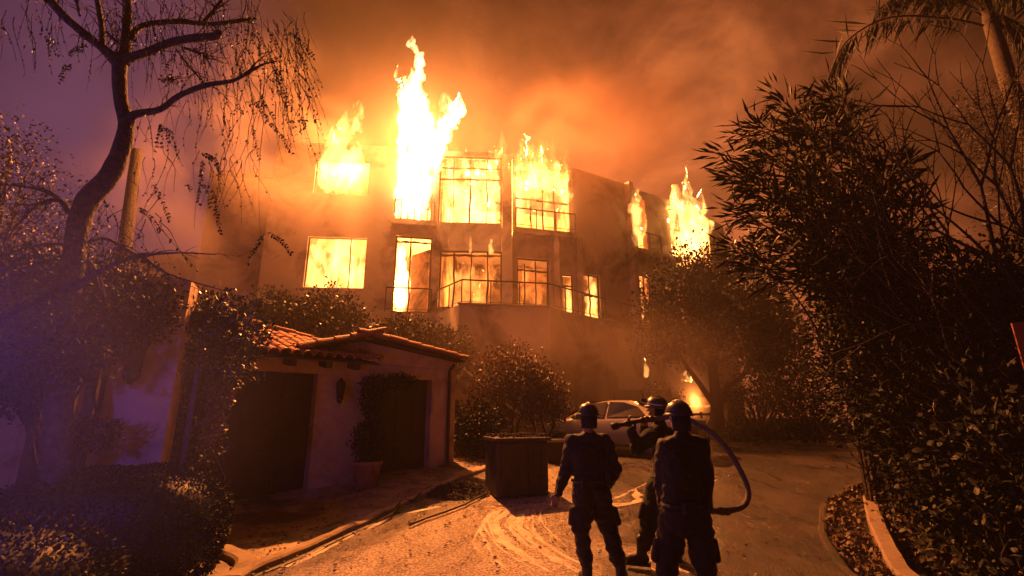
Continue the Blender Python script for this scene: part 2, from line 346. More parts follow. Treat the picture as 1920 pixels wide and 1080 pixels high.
# thin films of wet ash drying in tracks along the road
def film(pts, w, seed):
    P = []
    for (x0, y0), (x1, y1) in zip(pts, pts[1:]):
        n = max(2, int(math.hypot(x1 - x0, y1 - y0) / .05)); P += [(x0 + (x1 - x0) * k / n, y0 + (y1 - y0) * k / n) for k in range(n)]
    for _ in range(12): P = [P[0]] + [((P[i - 1][0] + P[i][0] * 2 + P[i + 1][0]) / 4, (P[i - 1][1] + P[i][1] * 2 + P[i + 1][1]) / 4) for i in range(1, len(P) - 1)] + [P[-1]]
    b = MB(); vs = []; fs = []
    for i, (x, y) in enumerate(P):
        x1, y1 = P[min(i + 1, len(P) - 1)]; x0, y0 = P[max(i - 1, 0)]; t = Vector((x1 - x0, y1 - y0)).normalized(); nn = Vector((t.y, -t.x))
        e = min(1, i / 8, (len(P) - 1 - i) / 8)
        wl = w * e * (.55 + .8 * noise.noise(Vector((x * 5, y * 5, seed))) + .5 * noise.noise(Vector((x * 17, y * 17, seed)))); wr = w * e * (.55 + .8 * noise.noise(Vector((x * 5, y * 5, seed + 7))) + .5 * noise.noise(Vector((x * 17, y * 17, seed + 5))))
        z = .6 * sstep((y - 5.5) / 8.5)
        wl = max(.003, wl); wr = max(.003, wr)
        vs += [(x - nn.x * wl, y - nn.y * wl, z + .002), (x, y, z + .009), (x + nn.x * wr, y + nn.y * wr, z + .002)]
    for i in range(len(P) - 1): fs += [(i * 3, i * 3 + 1, i * 3 + 4, i * 3 + 3), (i * 3 + 1, i * 3 + 2, i * 3 + 5, i * 3 + 4)]
    return b.add(vs, fs)
fb = MB()
def px_path(l): return [tuple(atz(x, y, .6 * sstep((atz(x, y, .1).y - 5.5) / 8.5))[:2]) for x, y in l]
tracks = [([(1190, 885), (1195, 905), (1150, 930), (1040, 925), (985, 945), (970, 985), (1010, 1030), (1090, 1078)], .10),
          ([(1040, 915), (960, 935), (925, 975), (945, 1020), (1040, 1079)], .13), ([(1010, 915), (930, 945), (900, 990), (920, 1040), (960, 1079)], .05),
          ([(1000, 965), (1000, 1000), (1050, 1040), (1110, 1070)], .04), ([(830, 925), (740, 960), (640, 1010), (520, 1068)], .035),
          ([(760, 935), (700, 955), (590, 1000), (470, 1060)], .02), ([(1215, 880), (1160, 895), (1120, 915)], .05), ([(1180, 1040), (1240, 1060), (1300, 1079)], .02)]
for i, (l, w_) in enumerate(tracks):
    q = film(px_path(l), w_, i * 3.1); fb.add(q.v, q.f)
rs = random.Random(21)
for l, spread, cnt in ((tracks[0][0], .30, 16), (tracks[1][0], .38, 18), (tracks[4][0], .07, 4), (tracks[7][0], .2, 4)):
    base_ = px_path(l)
    for _ in range(cnt):
        ox = rs.gauss(0, spread); n0 = rs.randrange(0, max(1, len(base_) - 3)); n1 = min(len(base_), n0 + rs.randrange(3, 6)); sub = [(x + ox * (1 + .3 * rs.gauss(0, 1)), y + rs.gauss(0, .08)) for x, y in base_[n0:n1]]
        if len(sub) > 1: q = film(sub, rs.uniform(.008, .035), rs.random() * 50); fb.add(q.v, q.f)
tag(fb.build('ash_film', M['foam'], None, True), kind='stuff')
# litter of grit, ash and leaves on the road
lb = MB()
for i in range(2600):
    y = 3.2 + 9 * random.random() ** 1.3; a, b = interp(LEFT, y), interp(RIGHT, y)
    x = (a - random.random() * 1.5 if random.random() < .45 else a + (b - a) * random.random() ** 1.6)
    s = .006 + .018 * random.random() ** 2; q = Matrix.Rotation(random.random() * 6, 3, 'Z') @ Matrix.Rotation(random.random() - .5, 3, 'X')
    lb.box((x, y, .6 * sstep((y - 5.5) / 8.5) + s * .3 + .015), (s * 1.8, s, s * .6), q)
tag(lb.build('road_grit', M['leaf_dry']), kind='stuff')

# ------------------------------------------------------------ foliage tools
LEAF_LANCE = ([(0, 0, 0), (-.078, .4, .03), (.078, .4, .03), (0, 1, -.10)], [(0, 2, 3, 1)])
LEAF_OVAL = ([(0, 0, 0), (-.28, .4, .05), (.28, .4, .05), (-.2, .8, 0), (.2, .8, 0), (0, 1, -.05)], [(0, 2, 1), (1, 2, 4, 3), (3, 4, 5)])
def leaves_mesh(P, D, S, shape, name='foliage', roll=None):
    """P positions, D directions (n,3), S sizes"""
    P = np.asarray(P, float); D = np.asarray(D, float); S = np.asarray(S, float); n = len(P)
    D /= np.linalg.norm(D, axis=1)[:, None] + 1e-9
    rnd = RNG.normal(size=(n, 3)); X = np.cross(D, rnd); X /= np.linalg.norm(X, axis=1)[:, None] + 1e-9; Z = np.cross(X, D)
    T = np.array(shape[0]); k = len(T)
    V = P[:, None, :] + S[:, None, None] * (T[None, :, 0, None] * X[:, None, :] + T[None, :, 1, None] * D[:, None, :] + T[None, :, 2, None] * Z[:, None, :])
    V = V.reshape(-1, 3); me = bpy.data.meshes.new(name)
    fl = []; ls = []; lt = []; pos = 0
    faces = shape[1]; base = np.arange(n) * k
    idx = np.concatenate([np.array(f) for f in faces]); sizes = [len(f) for f in faces]
    loops = (base[:, None] + idx[None, :]).ravel()
    starts = np.cumsum([0] + sizes[:-1]); per = sum(sizes)
    st = (np.arange(n)[:, None] * per + starts[None, :]).ravel(); tot = np.tile(sizes, n)
    me.vertices.add(len(V)); me.vertices.foreach_set('co', V.ravel()); me.loops.add(len(loops)); me.loops.foreach_set('vertex_index', loops.astype(np.int32))
    me.polygons.add(len(st)); me.polygons.foreach_set('loop_start', st.astype(np.int32)); me.polygons.foreach_set('loop_total', tot.astype(np.int32))
    me.update(calc_edges=True); me.validate(); return me
def cloud_points(ells, n, shell=.55, lump=.35, freq=1.3, seed=0):
    """points in lumpy ellipsoids; ells = [(centre, radii)]; weight by volume"""
    vol = np.array([e[1][0] * e[1][1] * e[1][2] for e in ells]) ** .8; cnt = (n * vol / vol.sum()).astype(int) + 1
    P = []; D = []
    for (c, r_), k in zip(ells, cnt):
        d = RNG.normal(size=(k, 3)); d /= np.linalg.norm(d, axis=1)[:, None]
        rad = shell + (1 - shell) * RNG.random(k) ** .7; rad *= np.where(RNG.random(k) < .12, RNG.random(k), 1)
        for i in range(k):
            l = 1 + lump * noise.noise(Vector(d[i]) * freq * 2.2 + Vector((seed, c[0], c[1]))) + lump * .5 * noise.noise(Vector(d[i]) * freq * 6 + Vector((seed, c[2], 3)))
            q = Vector(c) + Vector((d[i][0] * r_[0], d[i][1] * r_[1], d[i][2] * r_[2])) * rad[i] * l
            P.append(q); D.append(d[i])
    return np.array(P), np.array(D)
def foliage(name, ells, n, size, m, parent=None, shape=LEAF_OVAL, up=.3, rand=.9, shell=.55, lump=.35, freq=1.3, seed=0, stuff=False):
    P, D = cloud_points(ells, n, shell, lump, freq, seed)
    D = D + RNG.normal(size=D.shape) * rand + np.array([0, 0, up]); S = size * (.6 + .8 * RNG.random(len(P)))
    o = link(name, leaves_mesh(P, D, S, shape, name), m, parent)
    o['kind'] = 'stuff' if stuff or parent is not None else 'thing'
    if not stuff and parent is None: del o['kind']
    return o
def limbs(b, base, ells, rad, seed=0, wob=.25, nsub=3):
    """limbs from a base point to the middle of each lump, with side twigs"""
    rr = random.Random(seed)
    for c, r_ in ells:
        c = Vector(c); base_ = Vector(base); pts = []
        for k in range(6):
            t = k / 5; p = base_.lerp(c, t); p += Vector((rr.uniform(-1, 1), rr.uniform(-1, 1), 0)) * wob * math.sin(t * 3.14) * .5; pts.append(p)
        b.tube(pts, [rad * (1 - .75 * k / 5) for k in range(6)], 6)
        for _ in range(nsub):
            d = Vector((rr.uniform(-1, 1), rr.uniform(-1, 1), rr.uniform(-.3, 1))).normalized(); q = c + Vector((d.x * r_[0], d.y * r_[1], d.z * r_[2])) * .85
            mid = pts[4].lerp(q, .5) + Vector((rr.uniform(-.1, .1),) * 3); b.tube([pts[3], mid, q], [rad * .35, rad * .22, rad * .08], 5)
def plant(name, label, cat, base, ells, n, size, m, trunk_r=.05, bark='bark', group=None, **kw):
    e_ = empty(name, base); tag(e_, label, cat, group)
    b = MB(); limbs(b, base, ells, trunk_r, seed=int(abs(base[0]) * 100)); b.build('trunk' if cat == 'tree' else 'stem', M[bark], e_, True)
    foliage('crown' if cat == 'tree' else 'foliage', ells, n, size, m, e_, **kw); return e_

# ------------------------------------------------------------ burning house
house = tag(empty('burning_house', (0, 19, .6)), 'large three storey stucco house on fire with curved front and glowing windows', 'house')
Z2, Z3, ZR = 5.40, 9.18, 12.45
P = [Vector(p) for p in ((-9.6, 17.565), (-4.85, 18.0), (-3.05, 18.33), (-.42, 18.48), (0.02, 19.0), (2.72, 19.75), (5.52, 21.4), (9.05, 23.55), (12.5, 26.6))]
def hit(px, py, a, b):
    """ray against the vertical plane through plan points a, b: distance along a-b and height"""
    d = ray(px, py); ab = b - a; n = Vector((ab.y, -ab.x)); t = (n.x * a.x + n.y * a.y) / (n.x * d.x + n.y * d.y)
    p = Vector((d.x * t, d.y * t)); return (p - a).dot(ab.normalized()), H + d.z * t
def opening(a, b, x0, y0, x1, y1, zlo=None, zhi=None):
    ym = (y0 + y1) / 2; s0 = hit(x0, ym, a, b)[0]; s1 = hit(x1, ym, a, b)[0]; xm = (x0 + x1) / 2
    return (s0, s1, zlo if zlo is not None else hit(xm, y1, a, b)[1], zhi if zhi is not None else hit(xm, y0, a, b)[1])
def wall(name, a, b, z0, z1, holes, th, m, parent, ragged=0):
    """upright wall from a to b with rectangular holes; thickness goes away from the viewer"""
    ab = b - a; ln = ab.length; t = ab / ln; n = Vector((-t.y, t.x))
    if n.y < 0: n = -n
    ss = sorted({0, ln} | {max(0, min(ln, h[0])) for h in holes} | {max(0, min(ln, h[1])) for h in holes}); zz = sorted({z0, z1} | {max(z0, min(z1, h[2])) for h in holes} | {max(z0, min(z1, h[3])) for h in holes})
    solid = {}
    for i in range(len(ss) - 1):
        for j in range(len(zz) - 1):
            sm, zm = (ss[i] + ss[i + 1]) / 2, (zz[j] + zz[j + 1]) / 2
            solid[i, j] = not any(h[0] < sm < h[1] and h[2] < zm < h[3] for h in holes)
    vid = {}; vs = []
    def V(i, j, k):
        if (i, j, k) not in vid:
            p = a + t * ss[i] + n * (th * k); vid[i, j, k] = len(vs); vs.append((p.x, p.y, zz[j]))
        return vid[i, j, k]
    fs = []
    for (i, j), s in solid.items():
        if not s: continue
        fs.append((V(i, j, 0), V(i + 1, j, 0), V(i + 1, j + 1, 0), V(i, j + 1, 0))); fs.append((V(i, j, 1), V(i, j + 1, 1), V(i + 1, j + 1, 1), V(i + 1, j, 1)))
        if not solid.get((i - 1, j)): fs.append((V(i, j, 0), V(i, j + 1, 0), V(i, j + 1, 1), V(i, j, 1)))
        if not solid.get((i + 1, j)): fs.append((V(i + 1, j, 0), V(i + 1, j, 1), V(i + 1, j + 1, 1), V(i + 1, j + 1, 0)))
        if not solid.get((i, j - 1)): fs.append((V(i, j, 0), V(i, j, 1), V(i + 1, j, 1), V(i + 1, j, 0)))
        if not solid.get((i, j + 1)): fs.append((V(i, j + 1, 0), V(i + 1, j + 1, 0), V(i + 1, j + 1, 1), V(i, j + 1, 1)))
    return MB().add(vs, fs).build(name, m, parent)
def on(a, b, s, z, out_=0):
    t = (b - a).normalized(); n = Vector((t.y, -t.x)); p = a + t * s + n * out_; return Vector((p.x, p.y, z))
OP = {}
A, B_ = P[0], P[1]
OP['A'] = [opening(A, B_, 590, 300, 693, 365), opening(A, B_, 573, 445, 686, 540)]
OP['B'] = [opening(P[1], P[2], 741, 285, 812, 412, Z3 + .02), opening(P[1], P[2], 738, 443, 808, 586, Z2 + .02)]
OP['C'] = [opening(P[2], P[3], 823, 293, 941, 418, Z3 + .02), opening(P[2], P[3], 823, 470, 941, 585, Z2 + .25)]
OP['D'] = [opening(P[4], P[5], 966, 318, 1066, 438, Z3 + .02), opening(P[4], P[5], 970, 485, 1030, 585, Z2 + .05), opening(P[4], P[5], 1054, 515, 1076, 590, Z2 + .05)]
OP['E'] = [opening(P[5], P[6], 1092, 515, 1126, 600, Z2 + .05)]
OP['G'] = [opening(P[6], P[7], 1186, 385, 1204, 466, Z3 + .02, 11.9), opening(P[6], P[7], 1250, 395, 1288, 480, Z3 + .02, 11.9), opening(P[6], P[7], 1192, 515, 1215, 600, Z2 + .1), opening(P[6], P[7], 1240, 540, 1275, 600, Z2 + .1)]
OP['I'] = [(.5, 2.6, Z3 + .1, 11.6)]
wall('wall', P[0], P[1], 2.6, ZR, OP['A'], .28, M['stucco'], house)
wall('wall', P[1], P[2], 2.6, ZR, OP['B'], .28, M['stucco'], house)
wall('wall', P[2], P[3], 2.6, ZR, OP['C'], .28, M['stucco'], house)
wall('wall', P[4], P[5], .3, ZR, OP['D'], .28, M['stucco'], house)
wall('wall', P[5], P[6], .3, ZR, OP['E'], .28, M['stucco'], house)
wall('wall', P[6] + Vector((.25, .15)), P[7], .3, ZR - .1, OP['G'], .28, M['stucco'], house)
wall('wall', P[7], P[8], .3, ZR - .1, OP['I'], .28, M['stucco'], house)
# sides, rear, party walls
wall('wall', Vector((-9.6, 17.86)), Vector((-9.8, 26)), 2.0, ZR, [], .25, M['stucco'], house)
for q0, q1 in (((-9.5, 22.8), (-5.1, 23.2)), ((-5.0, 23.2), (-.2, 23.4)), ((-.1, 23.4), (5.2, 25.2)), ((5.3, 25.3), (11.8, 29.8))):
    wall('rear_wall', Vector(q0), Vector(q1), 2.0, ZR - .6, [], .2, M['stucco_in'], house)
for q0, q1 in (((-5.0, 18.4), (-5.1, 23.1)), ((-2.95, 18.8), (-2.6, 23.3)), ((-.2, 19.2), (-.15, 23.3)), ((5.45, 21.8), (5.25, 25.1)), ((2.9, 20.2), (2.6, 24.2))):
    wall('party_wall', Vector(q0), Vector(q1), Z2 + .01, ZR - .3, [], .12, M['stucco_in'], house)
# pillar between glazed bay and curved balcony, corner fin
MB().box((-.2, 18.72, 7.4), (.40, .46, 10.0)).build('pillar', M['stucco'], house)
MB().box((5.60, 21.36, 6.5), (.26, .5, 11.9), Matrix.Rotation(R(31), 3, 'Z')).build('pillar', M['stucco'], house)
# floor slabs as polygons with depth
def slab(name, poly, z0, z1, m, parent):
    n = len(poly); vs = [(x, y, z0) for x, y in poly] + [(x, y, z1) for x, y in poly]
    fs = [tuple(range(n))[::-1], tuple(range(n, 2 * n))] + [(i, (i + 1) % n, (i + 1) % n + n, i + n) for i in range(n)]
    return MB().add(vs, fs).build(name, m, parent)
inn = [(-9.5, 17.87), (-4.9, 18.35), (-3.1, 18.68), (-.45, 18.83), (0.02, 19.35), (2.6, 20.1), (5.4, 21.75), (8.9, 23.9), (12.2, 26.9), (11.6, 29.6), (5.2, 25.0), (-.1, 23.2), (-5, 23.0), (-9.5, 22.6)]
slab('floor_slab', inn, Z2 - .28, Z2, M['slab'], house)
slab('floor_slab', inn, Z3 - .28, Z3, M['slab'], house)
slab('roof_slab', [(-9.5, 17.87), (-4.9, 18.35), (-5, 23.0), (-9.5, 22.6)], ZR - .5, ZR - .3, M['slab'], house)
slab('roof_slab', [(2.8, 20.25), (5.4, 21.75), (5.1, 24.8), (2.6, 24)], ZR - .5, ZR - .3, M['slab'], house)
# upper balcony ledges that stand proud of the front
def ledge(a, b, s0, s1, z, d, parent):
    q = [on(a, b, s0, z, .0), on(a, b, s1, z, .0), on(a, b, s1, z, d), on(a, b, s0, z, d)]
    # +out is towards the viewer for these walls
    vs = [tuple(p) for p in q] + [(p.x, p.y, z - .22) for p in q]
    MB().add(vs, [(0, 1, 2, 3), (7, 6, 5, 4), (0, 4, 5, 1), (1, 5, 6, 2), (2, 6, 7, 3), (3, 7, 4, 0)]).build('balcony_ledge', M['stucco'], parent)
ledge(P[1], P[2], .05, 1.75, Z3 - .02, .28, house); ledge(P[4], P[5], .0, 2.8, Z3 - .02, .35, house); ledge(P[6], P[7], .1, 3.9, Z3 - .02, .3, house)
# railings
def railing(parent, pts, h, n_per=.9, rail=.05, label=None, name='railing'):
    b = MB(); top = [Vector(p) + Vector((0, 0, h)) for p in pts]; low = [Vector(p) + Vector((0, 0, .12)) for p in pts]
    b.tube(top, rail / 2 + .006, 6); o = b.build(name, M['frame'], parent)
    l_ = MB(); l_.tube(low, .012, 5); l_.build('lower_rail', M['frame'], o)
    for p, q in zip(pts, pts[1:]):
        p, q = Vector(p), Vector(q); k = max(1, round((q - p).length / n_per))
        for i in range(k + (q == Vector(pts[-1]))):
            c = p.lerp(q, i / k); MB().tube([c, c + Vector((0, 0, h))], rail / 2, 5).build('post', M['frame'], o)
    if label: o['label'] = label
    return o
a, b = P[1], P[2]
arc = [on(a, b, .12 + 1.56 * k / 6, Z3, .06 + .2 * math.sin(math.pi * k / 6)) for k in range(7)]
railing(house, arc, .86, 3)
railing(house, [on(P[4], P[5], .08, Z3, .3), on(P[4], P[5], 2.75, Z3, .3)], .85, .9)
railing(house, [on(P[6], P[7], .3, Z3, .26), on(P[6], P[7], 1.9, Z3, .26)], .85, .8)
railing(house, [on(a, b, .0, Z2, .15), on(a, b, 1.7, Z2, .15)], .95, .85)
# deck block with its stepped parapet
dk = [(-1.86, 16.56), (1.36, 17.1), (5.75, 21.3)]
front = dk
poly = dk + [(5.5, 21.36), (2.72, 19.71), (.02, 18.96), (-.4, 18.44), (-2.95, 18.30)]
slab('deck', poly, .2, Z2 - .02, M['stucco'], house)
for i, (p, q) in enumerate(zip(dk, dk[1:])): pass
slab('deck_edge', [(-1.92, 16.50), (1.40, 17.04), (1.38, 17.2), (-1.86, 16.66)], Z2 - .018, Z2 + .05, M['slab'], house)
dr = [Vector((-2.9, 18.2, Z2)), Vector((-1.80, 16.66, Z2)), Vector((1.30, 17.18, Z2)), Vector((3.55, 19.34, Z2)), Vector((3.9, 19.68, Z2 - .0)), Vector((5.6, 21.25, Z2))]
railing(house, dr, .92, .95)
# dark columns before the lower right windows
for px, pa, pb in ((1084, P[5], P[6]), (1042, P[4], P[5]), (952, P[4], P[5])):
    s, z = hit(px, 540, pa, pb); c = on(pa, pb, s, 7.2, .18); MB().box(c, (.22, .22, 3.62)).build('column', M['stucco'], house)
# window frames and mullions
def window(a, b, h, vert, hor, depth=.12, broken=0, sill=True, m='char', w=.055, head=True):
    s0, s1, z0, z1 = h; b_ = MB(); fw = w
    for s in ((s0 + fw / 2, s1 - fw / 2) if head else (s0 + fw / 2,)): b_.bar(on(a, b, s, z0, -depth), on(a, b, s, z1, -depth), fw, .06)
    for z in ((z0 + fw / 2, z1 - fw / 2) if head else (z0 + fw / 2,)): b_.bar(on(a, b, s0, z, -depth + .003), on(a, b, s1, z, -depth + .003), .06, fw)
    o = b_.build('window', M[m], house)
    rr = random.Random(int(s0 * 100 + z0 * 10))
    for f in vert:
        s = s0 + (s1 - s0) * f; zt = z1 - (broken * rr.random() * (z1 - z0) if broken else 0); pts = []
        for k in range(6): pts.append(on(a, b, s + rr.uniform(-.03, .03), z0 + (zt - z0) * k / 5, -depth - .004))
        MB().tube(pts, [w * rr.uniform(.3, .85) for _ in range(6)], 5).build('mullion', M[m], o)
    for f in hor:
        z = z0 + (z1 - z0) * f; pts = [on(a, b, s0 + (s1 - s0) * k / 10, z + rr.uniform(-.02, .02), -depth - .008) for k in range(11)]
        MB().tube(pts, [w * rr.uniform(.5, 1.1) for _ in range(11)], 4).build('transom', M[m], o)
    return o
window(P[0], P[1], OP['A'][0], [], [], w=.03); window(P[0], P[1], OP['A'][1], [.72], [], w=.03)
window(P[2], P[3], OP['C'][0], [.23, .49, .76], [.66, .83]); window(P[2], P[3], OP['C'][1], [.23, .5, .77], [.93])
window(P[4], P[5], OP['D'][0], [.3, .52, .74], [.5], broken=.5, head=False, w=.07); window(P[4], P[5], OP['D'][1], [.25, .6], [.8], broken=.2); window(P[4], P[5], OP['D'][2], [], [.75])
window(P[5], P[6], OP['E'][0], [.5], [.55]); window(P[1], P[2], OP['B'][1], [.42], [.93]); window(P[6] + Vector((.25, .15)), P[7], OP['G'][2], [.5], []); window(P[6] + Vector((.25, .15)), P[7], OP['G'][1], [.5], [.6])
window(P[1], P[2], OP['B'][0], [], [])
# half open door leaf inside the lower bay
q0 = on(P[1], P[2], 1.55, Z2 + .03, -.35); q1 = on(P[1], P[2], .85, Z2 + .03, -1.25)
MB().add([q0, q1, q1 + Vector((0, 0, 2.7)), q0 + Vector((0, 0, 2.7)), q0 + Vector((.05, .04, 0)), q1 + Vector((.05, .04, 0)), q1 + Vector((.05, .04, 2.7)), q0 + Vector((.05, .04, 2.7))], [(0, 1, 2, 3), (7, 6, 5, 4), (0, 4, 5, 1), (1, 5, 6, 2), (2, 6, 7, 3), (3, 7, 4, 0)]).build('door', M['stucco_in'], house)
# ground floor recess with garage door under the deck
wall('garage_surround', Vector((3.1, 18.86)), Vector((5.9, 21.1)), .3, 3.1, [(.35, 3.2, .3, 2.6)], .18, M['stucco'], house)
MB().bar((3.45, 19.22, 1.5), (5.6, 20.95, 1.5), .05, 2.3).build('garage_door', M['door'], house)
# lower retaining wall with parapet left of the burning yard
MB().bar((6.0, 21.9, 1.4), (10.5, 24.5, 1.1), .25, 2.4).build('yard_wall', M['stucco'], house)
# left annex that fades in the smoke
annex = tag(empty('annex_building', (-15, 21, 4)), 'plain left annex of the burning house fading into orange smoke', 'building')
wall('wall', Vector((-12.6, 18.4)), Vector((-9.9, 18.6)), 2.5, 11.3, [], .3, M['stucco'], annex); wall('wall', Vector((-17, 20.5)), Vector((-12.7, 20.3)), 2.5, 8.6, [], .3, M['stucco'], annex)
slab('roof', [(-12.7, 18.3), (-9.9, 18.5), (-9.95, 24), (-12.7, 24)], 11.3, 11.5, M['slab'], annex); wall('side_wall', Vector((-12.6, 18.8)), Vector((-12.6, 24)), 2.5, 11.3, [], .3, M['stucco'], annex)

# ------------------------------------------------------------ flames
def flame_mat(name, col, strength, scale=1.0, lo=.35, hi=.62, zs=.45, dist=.8):
    m = bpy.data.materials.new(name); m.use_nodes = True; t = m.node_tree; t.nodes.clear()
    o = nd(t, 'ShaderNodeOutputMaterial'); e_ = nd(t, 'ShaderNodeEmission'); e_.inputs[0].default_value = col + (1,)
    tcn = nd(t, 'ShaderNodeTexCoord'); mpn = nd(t, 'ShaderNodeMapping'); mpn.inputs['Scale'].default_value = (1, 1, zs)
    n_ = nd(t, 'ShaderNodeTexNoise'); n_.inputs['Scale'].default_value = scale; n_.inputs['Detail'].default_value = 4.5; n_.inputs['Roughness'].default_value = .6; n_.inputs['Distortion'].default_value = dist
    r_ = nd(t, 'ShaderNodeMapRange'); r_.inputs['From Min'].default_value = lo; r_.inputs['From Max'].default_value = hi; r_.inputs['To Min'].default_value = strength * .04; r_.inputs['To Max'].default_value = strength
    t.links.new(tcn.outputs['Object'], mpn.inputs[0]); t.links.new(mpn.outputs[0], n_.inputs['Vector']); t.links.new(n_.outputs['Fac'], r_.inputs[0]); t.links.new(r_.outputs[0], e_.inputs[1]); t.links.new(e_.outputs[0], o.inputs['Volume'])
    return m
M['fl_white'] = flame_mat('flame_white', (1, .50, .17), 15, 1.5, .36, .52)
M['fl_yellow'] = flame_mat('flame_yellow', (1, .40, .09), 8.5, 2.1, .42, .57)
M['fl_orange'] = flame_mat('flame_orange', (1, .28, .05), 3.2, 2.0, .42, .60)
M['fl_red'] = flame_mat('flame_red', (1, .20, .05), 1.1, 1.4, .36, .62)
def flame(label, blobs, Y, m, thick=1.0, amp=.16, voxel=.055, lift=1.5, name='flame', dy=0, group=None):
    """blobs = (px, py, r px) read as body centres at distance Y"""
    b = MB(); k = ppm(Y)
    for i, q in enumerate(blobs):
        px, py, r_ = q[:3]; Y_ = Y + (q[3] if len(q) > 3 else 0); c = at(px, py, Y_); kk = (c - Vector((0, 0, H))).length; rad = r_ / F * kk * .93
        b.ball(c, (rad, rad * thick, rad * lift), 12, 8)
    for q0, q1 in zip(blobs, blobs[1:]):
        if math.hypot(q0[0] - q1[0], q0[1] - q1[1]) < 2.1 * (q0[2] + q1[2]):
            Ya = Y + (q0[3] if len(q0) > 3 else 0); a0 = at(q0[0], q0[1], Ya); a1 = at(q1[0], q1[1], Ya); kk = (a0 - Vector((0, 0, H))).length / F * .8
            b.cap(a0, a1, q0[2] * kk, q1[2] * kk, 10)
    me = remeshed(b, voxel, 2)
    sd = len(bpy.data.meshes) * 1.7
    def fn(p, n):
        q = Vector((p.x * 1.5, p.y * 1.5, p.z * .75 - 0)) + Vector((sd, 0, 0))
        q2 = Vector((p.x * 4.2, p.y * 4.2, p.z * 2.0)) + Vector((0, sd, 0)); q3 = Vector((p.x * 10, p.y * 10, p.z * 5))
        a = noise.noise(q) * .9 + noise.noise(q2) * 1.0 + noise.noise(q3) * .6
        d = n * a * amp * 1.6
        # tongues: where the surface faces up it is pulled upward in sharp licks
        up = max(0, n.z); l = max(0, noise.noise(q2 * .9 + Vector((5, 5, 0))) + .1); d += Vector((noise.noise(q2) * .1, 0, 1)) * up * l * amp * 8
        return d
    displace(me, fn)
    o = link(name, me, M[m], None, True); tag(o, label, 'flame', group); return o
flame('tall white hot flame roaring from the bay above the balcony rail', [(776, 384, 24), (776, 368, 30), (778, 335, 34), (780, 300, 36), (782, 265, 34), (780, 235, 32), (776, 205, 27), (768, 180, 21), (776, 165, 17), (752, 158, 8), (744, 147, 6), (786, 145, 10), (788, 122, 9), (781, 102, 6), (772, 86, 6),
      (815, 270, 22), (832, 250, 17), (842, 228, 13), (856, 212, 14), (833, 198, 11), (862, 200, 9), (816, 300, 18), (812, 330, 12)], 18.0, 'fl_white', .8, .14)
flame('yellow flame leaning right out of the top left window', [(615, 338, 18, 1.3), (640, 338, 18, 1.3), (668, 338, 18, 1.3), (612, 312, 20), (636, 305, 24), (662, 312, 20), (622, 285, 15), (640, 265, 17), (650, 245, 14), (662, 230, 12), (672, 214, 9), (676, 240, 8), (618, 268, 9)], 17.5, 'fl_yellow', .8, .12)
flame('sheet of yellow fire filling the lower left window', [(592, 490, 22), (600, 520, 24), (640, 490, 26), (640, 520, 26), (668, 490, 18), (668, 518, 22), (615, 462, 14), (655, 458, 16)], 19.2, 'fl_yellow', .8, .1)
flame('fire burning behind the tall glazed mullions of the upper floor', [(845, 400, 24), (880, 400, 26), (915, 400, 24), (845, 360, 22), (882, 365, 22), (918, 360, 22), (845, 330, 16), (915, 330, 20), (885, 338, 14)], 19.5, 'fl_yellow', .8, .16)
flame('red tongue of flame licking over the roof above the glazed bay', [(925, 345, 20), (930, 320, 18), (938, 298, 14), (940, 280, 9), (905, 325, 14), (870, 315, 14), (850, 300, 10)], 18.15, 'fl_orange', .8, .16)
flame('broad orange fire burning over the curved balcony and its railing', [(975, 350, 22, -1.3), (1000, 350, 24, -1.3), (1030, 355, 20, -1.2), (1052, 375, 14, -.9), (1046, 340, 12, -1.1), (1060, 330, 8, -1.1), (985, 400, 26), (1020, 410, 26), (1052, 415, 20), (985, 360, 26), (1018, 370, 26), (1048, 375, 18), (978, 325, 20, -1.4), (1010, 335, 20, -1.4), (1040, 345, 16, -1.2), (1018, 318, 13, -1.4), (990, 300, 15, -1.4), (992, 280, 10, -1.4), (985, 266, 7, -1.4), (1045, 345, 14)], 20.2, 'fl_orange', .9, .2)
flame('ragged crest of flame breaking out above the curved balcony opening', [(972, 345, 15), (978, 322, 14), (984, 302, 10), (988, 286, 7), (1000, 338, 16), (1010, 318, 12), (1016, 300, 7), (1030, 342, 16), (1038, 322, 11), (1052, 352, 14), (1062, 338, 9), (1064, 362, 12), (1066, 322, 5)], 18.6, 'fl_yellow', .6, .16)
flame('pinkish outer flames trailing above the curved balcony fire', [(965, 330, 14), (972, 300, 12), (984, 275, 9), (986, 258, 5), (1005, 300, 16), (1030, 310, 16), (1052, 325, 14), (1058, 300, 8), (1020, 285, 9)], 18.3, 'fl_orange', .8, .2)
flame('yellow tongues rising from the head of the tall glazed opening', [(835, 345, 9), (850, 330, 9), (872, 335, 9), (895, 332, 10), (918, 335, 13), (930, 318, 12), (938, 298, 9), (941, 282, 5)], 18.0, 'fl_orange', .7, .14)
flame('bright yellow core of fire at the left end of the curved balcony', [(973, 405, 12), (975, 375, 12), (972, 345, 9)], 19.9, 'fl_yellow', .8, .1)
flame('white fire inside the lower bay doorway behind its rail', [(752, 560, 14), (752, 520, 15), (750, 480, 13), (760, 540, 10)], 19.6, 'fl_white', .8, .1)
flame('low orange fire seen through the lower glazed mullions', [(840, 530, 18), (880, 535, 18), (915, 520, 16), (850, 560, 16), (900, 565, 18)], 20.4, 'fl_orange', .8, .16)
flame('small flame curling from the left end of the charred lower window head', [(843, 463, 4), (842, 455, 4), (845, 470, 3)], 18.2, 'fl_yellow', .8, .04, .03, group=None)
flame('small flame curling from the middle of the charred lower window head', [(882, 470, 4), (883, 460, 4), (882, 451, 3)], 18.25, 'fl_yellow', .8, .04, .03)
